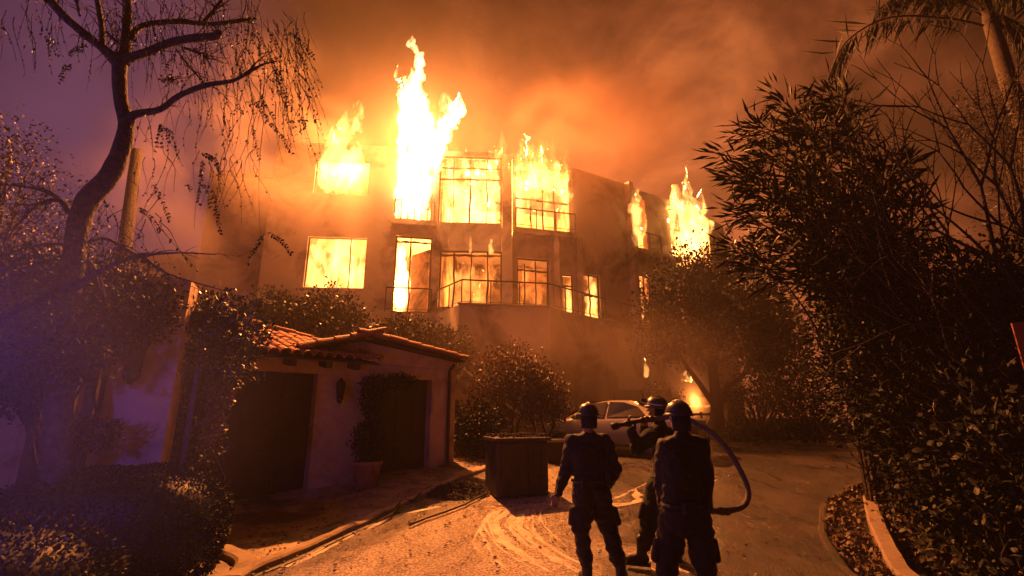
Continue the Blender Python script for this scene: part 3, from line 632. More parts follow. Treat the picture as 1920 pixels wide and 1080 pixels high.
flame('small flame curling from the right end of the charred lower window head', [(921, 470, 4), (919, 461, 4), (922, 453, 3)], 18.3, 'fl_yellow', .8, .04, .03)
flame('yellow flame in the doorway behind the middle of the deck rail', [(988, 520, 9), (1000, 500, 7), (990, 550, 10), (1010, 560, 10)], 20.2, 'fl_orange', .8, .08)
flame('narrow yellow flame behind the slim lower window', [(1066, 540, 9), (1066, 565, 10), (1066, 585, 9)], 20.6, 'fl_yellow', .8, .06)
flame('flame climbing out over the window at the right end of the deck', [(1110, 590, 13), (1108, 560, 13), (1106, 535, 11), (1102, 510, 9), (1102, 492, 6), (1100, 480, 4)], 20.6, 'fl_yellow', .8, .1)
flame('thin red flame rising beside the corner of the right wing', [(1194, 450, 9), (1192, 420, 11), (1190, 395, 10), (1192, 372, 8), (1194, 355, 5), (1204, 440, 8), (1212, 420, 6)], 21.1, 'fl_yellow', .8, .12)
flame('large yellow flame bursting from the right wing above the tree', [(1275, 480, 20), (1290, 460, 26), (1268, 440, 18), (1300, 435, 24), (1265, 410, 13), (1292, 410, 18), (1262, 390, 9), (1300, 385, 13), (1294, 362, 9), (1315, 425, 16), (1290, 345, 6), (1262, 370, 7), (1310, 400, 13)], 23.1, 'fl_yellow', .9, .22)
flame('fire glowing behind the lower windows of the right wing', [(1200, 540, 9), (1200, 565, 10), (1203, 590, 9)], 22.8, 'fl_yellow', .8, .1)
flame('small fire at the foot of the house corner', [(1212, 702, 4), (1212, 694, 4), (1210, 686, 3), (1209, 678, 2)], 19.8, 'fl_yellow', .8, .05, .04)
flame('ground fire burning on the yard wall under the tree', [(1280, 712, 4), (1288, 712, 5), (1296, 713, 4), (1278, 704, 3), (1286, 701, 3), (1305, 714, 2)], 21.6, 'fl_yellow', .8, .06, .04)
flame('low line of fire on the ground beside the tree trunk', [(1292, 762, 2.5), (1300, 761, 2.5), (1309, 762, 3), (1318, 762, 2.5), (1326, 762, 3), (1334, 760, 2)], 20.9, 'fl_yellow', .8, .03, .03, lift=.9)

# ------------------------------------------------------------ smoke
def smoke(name, label, c, r_, dens, col, scale=.28, lo=.45, hi=.75, aniso=.1, sharp=1.6):
    m = bpy.data.materials.new(name); m.use_nodes = True; t = m.node_tree; t.nodes.clear()
    o = nd(t, 'ShaderNodeOutputMaterial'); p = nd(t, 'ShaderNodeVolumePrincipled'); p.inputs['Color'].default_value = col + (1,); p.inputs['Anisotropy'].default_value = aniso
    tcn = nd(t, 'ShaderNodeTexCoord'); ln = nd(t, 'ShaderNodeVectorMath', operation='LENGTH'); t.links.new(tcn.outputs['Object'], ln.inputs[0])
    fo = nd(t, 'ShaderNodeMapRange', interpolation_type='SMOOTHSTEP'); fo.inputs['From Min'].default_value = 1; fo.inputs['From Max'].default_value = .35; t.links.new(ln.outputs['Value'], fo.inputs[0])
    ge = nd(t, 'ShaderNodeNewGeometry'); n_ = nd(t, 'ShaderNodeTexNoise'); n_.inputs['Scale'].default_value = scale; n_.inputs['Detail'].default_value = 3; n_.inputs['Distortion'].default_value = .7; t.links.new(ge.outputs['Position'], n_.inputs['Vector'])
    r2 = nd(t, 'ShaderNodeMapRange'); r2.inputs['From Min'].default_value = lo; r2.inputs['From Max'].default_value = hi; r2.inputs['To Max'].default_value = dens; t.links.new(n_.outputs['Fac'], r2.inputs[0])
    mu = nd(t, 'ShaderNodeMath', operation='MULTIPLY'); t.links.new(fo.outputs[0], mu.inputs[0]); t.links.new(r2.outputs[0], mu.inputs[1]); t.links.new(mu.outputs[0], p.inputs['Density']); t.links.new(p.outputs[0], o.inputs['Volume'])
    ob = MB().ball((0, 0, 0), 1.0, 20, 12).build(name, m, None, True); ob.location = c; ob.scale = r_; tag(ob, label, 'smoke', kind='stuff'); return ob
smoke('smoke', 'thick orange smoke drifting across the left front of the burning house', (-9.6, 16.2, 9.0), (7.5, 3.6, 7.5), .27, (.80, .62, .50))
smoke('smoke', 'thin glowing smoke hanging before the deck and right half of the house', (2.0, 15.0, 2.6), (8.0, 2.8, 3.3), .11, (.80, .62, .48), lo=.3, hi=.7)
smoke('smoke', 'wide veil of warm smoke filling the yard and air round the burning house', (-.5, 19.0, 8.0), (19.0, 10.0, 11.5), .011, (.82, .66, .54), scale=.2, lo=.2, hi=.75)
smoke('smoke', 'added faint smoke catching the blue beacon low over the clipped hedges at left', (-4.6, 3.6, 1.9), (3.2, 2.6, 2.6), .05, (.75, .75, .80), scale=.5, lo=.25, hi=.7)  # puff added so the blue lamp shows as a veil
smoke('smoke', 'brown smoke hanging before the roof edge between balcony and right wing', (3.8, 18.0, 13.2), (4.8, 1.8, 3.6), .36, (.50, .33, .24), scale=.5, lo=.36, hi=.66)
smoke('smoke', 'brown smoke billowing up above the middle of the roof', (1.5, 21.5, 16.5), (7.0, 4.0, 6.0), .035, (.34, .22, .17), scale=.34, lo=.46, hi=.70)
smoke('smoke', 'dark smoke rolling over the right half of the roof', (5.6, 19.8, 13.6), (6.0, 3.2, 5.6), .16, (.30, .19, .14))

# ------------------------------------------------------------ garage
gar = tag(empty('garage_building', (-3.7, 9.8, .3)), 'low stucco garage with two dark doors and curved clay roof tiles', 'garage')
GD = Vector((.70, .714)).normalized(); GN = Vector((-GD.y, GD.x)); GA = Vector((-3.74, 9.77))
def gp(k, d=0, z=0): q = GA + GD * k + GN * d; return Vector((q.x, q.y, z))
def g2(k, d=0): q = GA + GD * k + GN * d; return q
W0 = -4.2; WL = 3.34 - W0
wall('wall', g2(W0), g2(3.34), 0, 2.72, [(1.4 - .0, 4.05, 0, 2.46), (W0 * -1 + .92, W0 * -1 + 2.62, 0, 2.46)], .3, M['wall2'], gar)
wall('side_wall', g2(3.33, .31), g2(3.33, 5), 0, 2.9, [], .2, M['wall2'], gar); wall('side_wall', g2(W0 + .2, .31), g2(W0 + .2, 5), 0, 2.7, [], .2, M['wall2'], gar)
def gdoor(k0, k1):
    o = MB().bar(gp(k0, .22, 1.24), gp(k1, .22, 1.24), .04, 2.44).build('garage_door', M['door'], gar)
    nn = 4; pm = None
    for r_ in range(5):
        for c_ in range(nn):
            a0 = k0 + (k1 - k0) * (c_ + .08) / nn; a1 = k0 + (k1 - k0) * (c_ + .92) / nn; z = .35 + r_ * .46
            MB().bar(gp(a0, .19, z), gp(a1, .19, z), .02, .38).build('panel', M['door'], o)
gdoor(-2.8, -.12); gdoor(.9, 2.64)
# gable triangle over the second door
ridge = gp(2.05, -.28, 3.42)
q = [gp(-.5, 0, 2.73), gp(3.34, 0, 2.73), gp(3.34, 0, 2.92), gp(.73, 0, 3.20), gp(-.5, 0, 2.85)]
q2 = [p + Vector((GN.x, GN.y, 0)) * .25 for p in q]; n = 5
MB().add(q + q2, [tuple(range(n)), tuple(range(2 * n - 1, n - 1, -1))] + [(i, i + n, (i + 1) % n + n, (i + 1) % n) for i in range(n)]).build('gable', M['wall2'], gar)
# rafter tails under the eave
for k in (-3.6, -2.9, -2.2, -1.5, -.8, -.1, .5): MB().bar(gp(k, -.34, 2.62), gp(k, -.01, 2.68), .13, .14).build('rafter_tail', M['wood'], gar)
MB().tube([gp(3.1, -.06, .2), gp(3.1, -.06, 2.7), gp(3.12, -.2, 2.85)], .04, 8).build('downpipe', M['frame'], gar)
# roofs: deck boards with clay barrel tiles laid one by one
def tile_mesh(l, r0, r1, th=.016):
    n = 7; vs = []; fs = []
    for (y, r_) in ((0, r0), (l, r1)):
        for rr in (r_, r_ - th):
            for k in range(n + 1): a = math.pi * k / n; vs.append((rr * math.cos(a), y, rr * math.sin(a)))
    m = n + 1
    for k in range(n):
        fs.append((k, k + 1, 2 * m + k + 1, 2 * m + k)); fs.append((m + k, 3 * m + k, 3 * m + k + 1, m + k + 1)); fs.append((k, m + k, m + k + 1, k + 1)); fs.append((2 * m + k, 2 * m + k + 1, 3 * m + k + 1, 3 * m + k))
    fs += [(0, 2 * m, 3 * m, m), (n, m + n, 3 * m + n, 2 * m + n)]
    me = bpy.data.meshes.new('roof_tile'); me.from_pydata(vs, [], fs); me.update(); me.materials.append(M['tile']); return me
TM = tile_mesh(.46, .105, .085)
def put_tile(parent, pos, xd, yd, s=1):
    xd = Vector(xd).normalized(); yd = Vector(yd).normalized(); zd = xd.cross(yd).normalized()
    rj = random.uniform(-.06, .06); m = Matrix((xd, yd, zd)).transposed() @ Matrix.Rotation(rj, 3, 'Z') @ Matrix.Rotation(random.uniform(-.03, .03), 3, 'X')
    o = bpy.data.objects.new('roof_tile', TM); C.objects.link(o); o.parent = parent; o.matrix_parent_inverse = world(parent).inverted(); o.matrix_basis = Matrix.Translation(Vector(pos) + zd * random.uniform(0, .012)) @ m.to_4x4() @ Matrix.Scale(s, 4)
G3 = Vector((GD.x, GD.y, 0)); N3 = Vector((GN.x, GN.y, 0))
pitch = .30
def quad_roof(name, c4, th=.035):
    vs = [Vector(p) for p in c4]; n_ = (vs[1] - vs[0]).cross(vs[3] - vs[0]).normalized(); n_ = n_ if n_.z > 0 else -n_
    lo = [p - n_ * th for p in vs]; k = len(vs)
    return MB().add(vs + lo, [tuple(range(k)), tuple(range(2 * k - 1, k - 1, -1))] + [(i, i + k, (i + 1) % k + k, (i + 1) % k) for i in range(k)]).build(name, M['wood'], gar)
r1 = quad_roof('roof', [gp(-4.6, -.45, 2.70), gp(.95, -.45, 2.70), gp(-.9, 3.2, 2.70 + 3.65 * pitch), gp(-4.6, 3.2, 2.70 + 3.65 * pitch)])
sl = (N3 + Vector((0, 0, pitch))).normalized()
for i in range(27):
    k = -4.5 + i * .205; maxd = 3.65 * min(1, (.95 - k) / 1.85 + .02)
    for j in range(8):
        d = j * .36
        if d > maxd - .2 or (j > 5): break
        put_tile(r1, gp(k, -.52 + d * sl.dot(N3), 2.72 + d * sl.z + .02), G3, sl)
for j in range(9):                       # hip ridge tiles
    a_ = gp(.95, -.45, 2.74); b2 = gp(-.9, 3.2, 2.76 + 3.65 * pitch); p = a_.lerp(b2, j / 9); dd = (b2 - a_).normalized()
    put_tile(r1, p + Vector((0, 0, .05)), dd.cross(Vector((0, 0, 1))), dd, 1.0)
# gable roof
pk = .73; zk = 3.27
for (ke, ze, sgn) in ((-.7, 2.86, -1), (3.38, 2.95, 1)):
    rf = quad_roof('roof', [gp(pk, -.30, zk), gp(ke, -.30, ze), gp(ke, 3.2, ze), gp(pk, 3.2, zk)])
    up = (gp(pk, 0, zk) - gp(ke, 0, ze)); ln_ = up.length; up.normalize(); nrow = int(ln_ / .34) + 1
    for i in range(12):
        for j in range(nrow):
            d = min(j * .34, ln_ - .40); p = gp(ke, -.26 + i * .205, ze) + up * d; xd = N3 * (1 if sgn < 0 else -1)
            if xd.cross(up).z < 0: xd = -xd
            put_tile(rf, p + Vector((0, 0, .02)), xd, up)
    vd = -up; nv = int(ln_ / .36) + 1
    for i in range(nv): put_tile(rf, gp(ke, -.33, ze + .035) + up * (i * .36 - .03), up.cross(Vector((0, 0, 1))), up)
    if sgn > 0:
        for i in range(8): put_tile(rf, gp(pk, -.34 + i * .40, zk + .05), -G3, N3)
# wall lantern beside the second door
def lantern(base, outd, parent, s=1):
    b = MB(); p = Vector(base) + Vector(outd) * .16; b.tube([Vector(base), Vector(base) + Vector(outd) * .1 + Vector((0, 0, .1 * s)), p + Vector((0, 0, .12 * s))], .012, 6)
    b.lathe([(.001, .14), (.03, .10), (.085, .04), (.08, .03)], 8, p, Matrix.Scale(s, 3)); b.lathe([(.06, -.26), (.045, -.30), (.001, -.34)], 8, p, Matrix.Scale(s, 3))
    for k in range(6): a = k * math.pi / 3; b.tube([p + Vector((math.cos(a) * .078 * s, math.sin(a) * .078 * s, .03 * s)), p + Vector((math.cos(a) * .058 * s, math.sin(a) * .058 * s, -.27 * s))], .006, 4)
    o = b.build('wall_lantern', M['frame'], parent); MB().lathe([(.001, .03), (.072, .03), (.052, -.26), (.001, -.26)], 6, p, Matrix.Scale(s, 3)).build('lantern_glass', M['glass'], o); return o
lantern(gp(.25, -.02, 2.25), (-GN.x, -GN.y, 0), gar, 1.1)

# ------------------------------------------------------------ entrance pillar at left
ent = tag(empty('entrance_wall', (-4.6, 6.2, 0)), 'stucco gate pillar with black lantern and dark timber posts beside it', 'wall')
pa = at(232, 880, 6.0); pb_ = at(272, 880, 6.0)
rz = Matrix.Rotation(R(24), 3, 'Z'); pc = at(250, 880, 6.15)
MB().box((pc.x, pc.y, 1.7), (.62, .5, 3.4), rz).build('pillar', M['wall2'], ent)
MB().box((pc.x + .42, pc.y + .25, 1.6), (.05, .05, 3.2), rz).build('downpipe', M['frame'], ent)
for dx in (-.62, -.86, -1.15): MB().box((pc.x + dx, pc.y - .02 + dx * .1, 1.5), (.11, .14, 3.0), rz).build('post', M['wood'], ent)
MB().box((pc.x - 2.6, pc.y + .55, 1.4), (4.2, .2, 2.8), rz).build('wall', M['wall2'], ent)
MB().bar((pc.x - 2.0, pc.y - .7, 2.95), (pc.x + .7, pc.y + .5, 2.95), .16, .2).build('beam', M['wood'], ent)
lantern((pc.x + .02, pc.y - .26, 2.55), (.35, -.93, 0), ent, 1.5)

# utility pole behind the tree
pole = MB(); p0 = at(212, 640, 13.5); p1 = at(257, 282, 13.5); pole.tube([(p0.x - .3, 13.5, 1.0), p0, p1], [.24, .22, .15], 10)
tag(pole.build('utility_pole', M['bark'], None, True), 'tall tapering pole standing behind the bare tree at left', 'pole')

# ------------------------------------------------------------ plants on the left and middle
def ell(px, py, Y, rx, ry=None, rz=None): c = at(px, py, Y); k = c.length / F; return (tuple(c), (rx * k, (ry or rx) * k, (rz or rx) * k))
plant('climbing_shrub', 'dark spreading climber hanging over the gate pillar at left', 'shrub', (-5.6, 6.4, 0), [ell(60, 600, 5.6, 110, 90, 80), ell(180, 575, 5.8, 95, 80, 75), ell(40, 700, 5.3, 60, 50, 60), ell(235, 590, 5.6, 75, 60, 48), ell(110, 650, 4.7, 70, 60, 55), ell(20, 560, 4.8, 70, 60, 70)], 26000, .055, M['leaf_dark'], .05, shell=.3)
plant('rounded_shrub', 'round dark shrub growing between gate pillar and left garage door', 'shrub', (-4.45, 7.0, .1), [ell(395, 640, 6.7, 88, 70, 78), ell(340, 720, 6.9, 55, 55, 75), ell(400, 720, 7.0, 35, 35, 50), ell(345, 820, 6.9, 55, 50, 70)], 14000, .06, M['leaf'], .05, shell=.3)
plant('flower_spray', 'pale drooping spray of blossom in front of the left garage door', 'shrub', (-3.9, 6.9, .2), [ell(412, 745, 6.7, 18, 15, 22), ell(402, 800, 6.7, 17, 15, 20)], 900, .05, M['leaf_dry'], .012)
plant('window_planter_shrub', 'small flowering shrub against the dark posts under the climber', 'shrub', (-4.9, 5.2, .3), [ell(165, 815, 5.4, 42, 30, 22)], 1200, .04, M['leaf_pink'], .015)
def hedge(label, c, r_, n, rot=0):
    """clipped hedge: boxy superellipsoid shell of small leaves over a dark woody core"""
    e_ = tag(empty('clipped_hedge', (c[0], c[1], 0)), label, 'hedge', 'clipped hedges at the drive'); m = Matrix.Rotation(rot, 3, 'Z')
    d = RNG.normal(size=(n, 3)); d /= np.linalg.norm(d, axis=1)[:, None]
    k = (np.abs(d[:, 0]) ** 3.2 + np.abs(d[:, 1]) ** 3.2 + np.abs(d[:, 2]) ** 3.2) ** (-1 / 3.2); rad = k * (.93 + .10 * RNG.random(n))
    P_ = d * rad[:, None] * np.array(r_); l_ = np.array([noise.noise(Vector(p) * 2.5) for p in P_]); P_ *= (1 + .07 * l_)[:, None]
    P_ = P_ @ np.array(m).T + np.array(c); D = (d @ np.array(m).T) + RNG.normal(size=d.shape) * .7 + np.array([0, 0, .35])
    link('foliage', leaves_mesh(P_, D, .030 * (.6 + .8 * RNG.random(n)), LEAF_OVAL), M['leaf_dark'], e_)['kind'] = 'stuff'
    b = MB(); b.ball((0, 0, 0), 1, 16, 12); vs = []
    for v_ in b.v:
        q = Vector(v_).normalized(); kk = (abs(q.x) ** 3.2 + abs(q.y) ** 3.2 + abs(q.z) ** 3.2) ** (-1 / 3.2); vs.append(tuple(Vector(c) + m @ Vector((q.x * kk * r_[0] * .9, q.y * kk * r_[1] * .9, q.z * kk * r_[2] * .9))))
    b.v = vs; b.build('inner_twigs', M['leaf_dark'], e_, True); return e_
hedge('rounded clipped hedge beside the drive in front of the garage', (-4.05, 5.3, .55), (1.0, .62, .62), 26000, R(12))
hedge('lower clipped hedge in the bottom left corner', (-3.95, 3.75, .35), (.95, .62, .62), 22000, R(5))
# rear foliage at far left
plant('distant_tree', 'speckled loose tree at the far left edge behind the bare branches', 'tree', (-11.5, 10.5, .3), [ell(30, 430, 10, 80, 80, 100), ell(20, 290, 10, 45, 50, 60), ell(120, 520, 10, 90, 80, 70), ell(250, 560, 11, 70, 60, 45)], 7200, .065, M['leaf_pink'], .09, shell=.2, lump=.6)
# shrubs on the bank behind the garage
def bush(px, py, Y, rx, rz, n, label, m='leaf', name='bank_shrub', size=.11):
    e_ = [ell(px, py, Y, rx, rx, rz), ell(px - rx * .6, py + rz * .3, Y, rx * .6, rx * .6, rz * .7), ell(px + rx * .6, py + rz * .25, Y, rx * .6, rx * .6, rz * .75)]
    c = e_[0][0]; return plant(name, label, 'shrub', (c[0], c[1], gz(c[0], c[1]) - .1), e_, n, size, M[m], .05, shell=.25, lump=.5)
bush(510, 590, 14.6, 45, 42, 3600, 'feathery shrub on the bank above the long tiled roof', size=.09)
bush(610, 590, 14.8, 65, 45, 6000, 'widest dark shrub on the bank under the lower left window', size=.09)
bush(760, 630, 15.2, 75, 38, 6000, 'low mounded shrub on the bank under the lower bay doorway', size=.09)
bush(845, 655, 14.6, 38, 42, 3400, 'shrub at the right corner of the garage gable', size=.08)
bush(960, 700, 14.0, 62, 60, 6000, 'loose dry coloured shrub in front of the deck wall', 'leaf_dry', size=.08)
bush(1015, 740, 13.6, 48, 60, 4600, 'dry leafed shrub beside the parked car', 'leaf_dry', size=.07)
bush(900, 800, 12.8, 45, 55, 3600, 'dark shrub at the garage corner behind the bin', 'leaf_dark', size=.07)
# clipped plants by the garage doors
pt = tag(empty('potted_topiary', (-2.9, 9.6, .3)), 'potted clipped plant standing between the two garage doors', 'potted plant'); c = gp(.75, -.55, .3)
MB().lathe([(.16, 0), (.2, .02), (.27, .42), (.3, .44), (.3, .5), (.25, .5), (.22, .4)], 14, c).build('pot', M['tile'], pt, True)
foliage('foliage', [((c.x, c.y, 1.15), (.34, .34, .48)), ((c.x, c.y, 1.85), (.24, .24, .22))], 3600, .05, M['leaf_dark'], pt, shell=.3); MB().tube([(c.x, c.y, .7), (c.x, c.y, 1.9)], .03, 6).build('stem', M['bark'], pt)
plant('climbing_vine', 'leafy vine hanging over the top of the right garage door', 'vine', tuple(gp(1.0, -.15, .4)), [(tuple(gp(1.0, -.22, 2.2)), (.35, .2, .3)), (tuple(gp(1.6, -.22, 2.35)), (.4, .2, .18))], 2200, .05, M['leaf_dark'], .02)

# stair rail and low wall behind the garage corner
st = tag(empty('garden_stair', (-.7, 13.6, .6)), 'sloping white edged garden stair between shrubs behind the garage', 'stairs')
a_ = at(865, 690, 15.2); b2 = at(958, 768, 14.4)
MB().bar(a_, b2, .12, .07).build('coping', M['white'], st); MB().bar(a_ - Vector((0, 0, .35)), b2 - Vector((0, 0, .35)), .16, .6).build('stair_wall', M['stucco'], st)
for i in range(9):
    p = a_.lerp(b2, i / 8) + Vector((-.1, -.35, -.75)); MB().box(p, (.45, .9, .16)).build('step', M['slab'], st)

# ------------------------------------------------------------ bin and low kerbside box
c0 = atz(968, 915, .42); bn = tag(empty('refuse_bin', (c0.x, c0.y, gz(c0.x, c0.y))), 'large dark square bin with debris on its lid beside the road', 'bin')
zb = gz(c0.x, c0.y); rzb = Matrix.Rotation(R(18), 3, 'Z'); cc = Vector((c0.x, c0.y + .45, zb))
b = MB(); b.box(cc + Vector((0, 0, .50)), (1.0, .8, .94), rzb); q_ = b.build('body', M['bin'], bn); bv = q_.modifiers.new('b', 'BEVEL'); bv.width = .04; bv.segments = 3; bpy.context.view_layer.update(); bake(q_)
for dx in (-.38, -.13, .13, .38): MB().box(cc + rzb @ Vector((dx, -.41, .5)), (.05, .03, .85), rzb).build('rib', M['bin'], bn)
MB().box(cc + Vector((0, 0, 1.00)), (1.08, .88, .06), rzb).build('lid', M['bin'], bn)
b = MB()
for i in range(140): b.box(cc + rzb @ Vector((random.uniform(-.5, .5), random.uniform(-.4, .4), 1.04 + random.random() * .05)), (.09, .03, .02), Matrix.Rotation(random.random() * 6, 3, 'Z'))
tag(b.build('leaf_litter', M['soil']), 'scattered dry leaves lying on the lid of the dark bin', 'leaf litter', kind='stuff')
# small black wheeled bin, its lit look given by a pale painted lid
c1 = at(1050, 868, 12.4); sb = tag(empty('small_bin', (c1.x, c1.y, gz(c1.x, c1.y))), 'low black box with a pale lid painted as lit behind the left firefighter', 'bin'); z1 = gz(c1.x, c1.y)
MB().box((c1.x, c1.y, z1 + .24), (.66, .5, .46)).build('body', M['rubber'], sb); MB().box((c1.x, c1.y, z1 + .5), (.74, .58, .06)).build('lid', M['paint'], sb)
# heap of debris and a chain like line at the kerb
b = MB(); cd = atz(860, 915, .38)
for i in range(800):
    a = random.random() * 6.28; r_ = random.random() ** .6; x = cd.x + math.cos(a) * r_ * .62; y = cd.y + .1 + math.sin(a) * r_ * .45; h = (1 - r_) * .22
    b.box((x, y, gz(x, y) + h * random.random() + .03), (.03 + .09 * random.random(), .008 + .02 * random.random(), .01), Matrix.Rotation(random.random() * 6, 3, 'Z') @ Matrix.Rotation(random.uniform(-.5, .5), 3, 'Y'))
tag(b.build('debris_heap', M['bark']), 'low heap of burnt twigs and leaves at the kerb near the bin', 'debris', kind='stuff')
# fallen branch on the drive apron
pts = [Vector((p[0], p[1], gz(*p) + .05)) for p in [tuple(atz(x, y, .33)[:2]) for x, y in ((708, 955), (735, 946), (752, 932), (775, 930), (800, 917), (822, 912))]]
tag(MB().tube(pts, [.01, .022, .03, .02, .024, .008], 6).build('fallen_branch', M['bark']), 'dark broken branch lying along the kerb before the garage', 'branch')
# thin tube drawn for the dark joint line along the gutter
pts = []
for x, y in ((770, 957), (800, 949), (835, 942), (870, 934), (900, 925), (915, 921)):
    p = atz(x, y, .33); pts.append(Vector((p.x, p.y, gz(p.x, p.y) + .04)))
tag(MB().tube(pts, .016, 8).build('joint_line', M['rubber'], None, True), 'thin dark line lying on the road edge below the debris heap', 'hose')

# ------------------------------------------------------------ bare tree, front left
tr = tag(empty('bare_tree', (-5.2, 5.0, 0)), 'crooked dark tree with S shaped trunk and sparse hanging leaves', 'tree')
TY = 5.0
def path(l, Y=TY, dy=0):
    pts = []; rad = []
    for i, (x, y, r_) in enumerate(l):
        p = at(x, y, Y + dy * i / max(1, len(l) - 1)); pts.append(p); rad.append(r_ / F * (p.y * _c + (p.z - H) * _s))
    # Catmull-Rom refine
    P2 = []; R2 = []
    for i in range(len(pts) - 1):
        p0 = pts[max(0, i - 1)]; p1 = pts[i]; p2 = pts[i + 1]; p3 = pts[min(len(pts) - 1, i + 2)]
        for k in range(5):
            t = k / 5; q = .5 * ((2 * p1) + (-p0 + p2) * t + (2 * p0 - 5 * p1 + 4 * p2 - p3) * t * t + (-p0 + 3 * p1 - 3 * p2 + p3) * t ** 3); P2.append(q)
            R2.append((rad[i] * (1 - t) + rad[i + 1] * t) * (1 + .10 * noise.noise(q * 6)))
    P2.append(pts[-1]); R2.append(rad[-1]); return P2, R2
b = MB(); base = at(60, 700, TY); l = path([(100, 1000, 26), (110, 760, 22), (118, 620, 20), (136, 510, 18), (146, 430, 17), (165, 375, 19), (208, 325, 15.5), (236, 245, 13), (226, 185, 11), (224, 130, 11.5), (230, 104, 11)]); b.tube(*l, n=14); b.build('trunk', M['bark'], tr, True)
BR = [([(222, 118, 15), (195, 92, 11), (160, 65, 10), (120, 30, 10), (80, -15, 9)], -.3), ([(192, 90, 7), (190, 45, 6), (178, -20, 5)], .2), ([(232, 118, 13), (238, 60, 10), (239, -30, 9)], .1),
      ([(232, 112, 12), (275, 98, 9), (320, 80, 9), (360, 72, 9), (404, 68, 9), (409, 60, 7)], -.4), ([(245, 72, 7), (268, 48, 6), (330, 40, 6), (400, 45, 5), (480, 34, 4)], .4), ([(383, 40, 5), (405, 15, 4), (425, -15, 4)], .1),
      ([(240, 232, 14), (252, 215, 9), (300, 205, 7), (335, 180, 6), (385, 160, 6), (440, 150, 4), (490, 122, 2.5), (518, 115, 1.5)], -.5), ([(440, 150, 3), (470, 130, 2), (480, 118, 1.5)], .1), ([(346, 90, 3), (370, 98, 4), (388, 108, 3)], 0),
      ([(330, 92, 2), (355, 125, 2), (378, 150, 1.6)], 0), ([(130, 400, 7), (110, 375, 6), (70, 385, 4), (35, 420, 3), (5, 460, 2)], -.4), ([(125, 385, 5), (95, 362, 6), (60, 352, 3), (0, 345, 2)], .3), ([(130, 458, 4), (70, 460, 3), (0, 478, 2)], -.3),
      ([(120, 560, 11), (165, 522, 7), (215, 495, 6), (262, 480, 4.5), (330, 474, 2), (405, 477, 1.2)], -.3), ([(160, 455, 3), (200, 448, 4), (240, 470, 4), (275, 488, 3), (320, 515, 2), (420, 545, 1)], .2), ([(165, 490, 8), (185, 520, 5), (195, 560, 4), (198, 585, 2)], 0),
      ([(100, 560, 16), (50, 590, 12), (0, 640, 10)], -.4), ([(150, 30, 3), (145, 12, 2), (140, -10, 2)], 0), ([(200, 60, 3), (215, 75, 3), (232, 88, 3)], -.2)]
ALLB = []
for l_, dy in BR: q = path([(a_, b_, c_ * .8) for a_, b_, c_ in l_], TY, dy); ALLB.append(q); MB().tube(*q, n=8).build('branch', M['bark'], tr, True)
# hanging twigs and leaflets
rr = random.Random(3); tw = MB(); LP = []; LD = []; LS = []
def droop(x, y, length, curve, r0=1.2, leaf=.0, Y=TY, size=.05, start=.3):
    pts = []; Yj = Y + rr.uniform(-.5, .5); n_ = 9; ph = rr.random() * 6
    for k in range(n_):
        t = k / (n_ - 1); pts.append(at(x + curve * t ** 1.3 * length + 5 * math.sin(ph + t * 5), y + length * (t - .18 * math.sin(t * 3.14)), Yj))
    tw.tube(pts, [max(.0012, r0 / F * 5 * (1 - .75 * k / n_)) for k in range(n_)], 3, False)
    if leaf:
        for _ in range(int(leaf)):
            t = start + (1 - start) * rr.random(); i = min(n_ - 2, int(t * (n_ - 1))); p = pts[i].lerp(pts[i + 1], t * (n_ - 1) - i); dd = (pts[i + 1] - pts[i]).normalized()
            sd = Vector((rr.choice((-1, 1)), rr.uniform(-.6, .6), 0)); LP.append(p); LD.append(dd * 1.0 + sd * .7); LS.append(size * rr.uniform(.6, 1.2))
def side_twigs(P2, R2, n_):
    for _ in range(n_):
        i = rr.randrange(len(P2) // 4, len(P2) - 1); p = P2[i]; t_ = (P2[i + 1] - P2[i]).normalized(); d = (t_ + Vector((rr.uniform(-1, 1), rr.uniform(-.6, .6), rr.uniform(-.5, 1)))).normalized(); ln = rr.uniform(.12, .5); pts = [p]
        for k in range(5): d = (d + Vector((rr.uniform(-.3, .3), rr.uniform(-.3, .3), rr.uniform(-.35, .25)))).normalized(); pts.append(pts[-1] + d * ln / 5)
        tw.tube(pts, [min(.009, R2[i] * .5) * (1 - .16 * k) for k in range(6)], 4, False)
        if rr.random() < .7:
            d2 = (d + Vector((rr.uniform(-1, 1), 0, rr.uniform(-.8, .5)))).normalized(); q_ = [pts[3]]
            for k in range(4): d2 = (d2 + Vector((rr.uniform(-.3, .3), 0, rr.uniform(-.4, .2)))).normalized(); q_.append(q_[-1] + d2 * ln / 7)
            tw.tube(q_, [.004, .0035, .003, .002, .0015], 3, False)
for P2_, R2_ in ALLB: side_twigs(P2_, R2_, 16)
def compound(x, y, x2, y2, n_=14, size=.055, Y=TY):     # pinnate leaf with paired leaflets
    a = at(x, y, Y); b_ = at(x2, y2, Y); mid = a.lerp(b_, .5) + Vector((0, 0, .04)); pts = [a, a.lerp(mid, .5) + Vector((0, 0, .02)), mid, mid.lerp(b_, .5), b_]; tw.tube(pts, .0022, 3, False)
    for i in range(n_):
        t = (i + .5) / n_; p = a.lerp(b_, t) + Vector((0, 0, .04 * math.sin(t * 3.14))); dd = (b_ - a).normalized(); s_ = dd.cross(Vector((0, 1, .2))).normalized()
        for sg in (-1, 1): LP.append(p); LD.append(dd * .8 + s_ * sg * .75 + Vector((rr.uniform(-.2, .2),) * 3)); LS.append(size * rr.uniform(.75, 1.1))
for i in range(150):                      # fine twig haze to the right of the crown
    x = rr.uniform(250, 575); y = rr.uniform(-20, 60 + (x - 250) * .45) if x < 500 else rr.uniform(20, 200)
    droop(x, y, rr.uniform(50, 170), rr.uniform(-.25, .4), 1.0, rr.choice((0, 5, 10, 16)), size=.028)
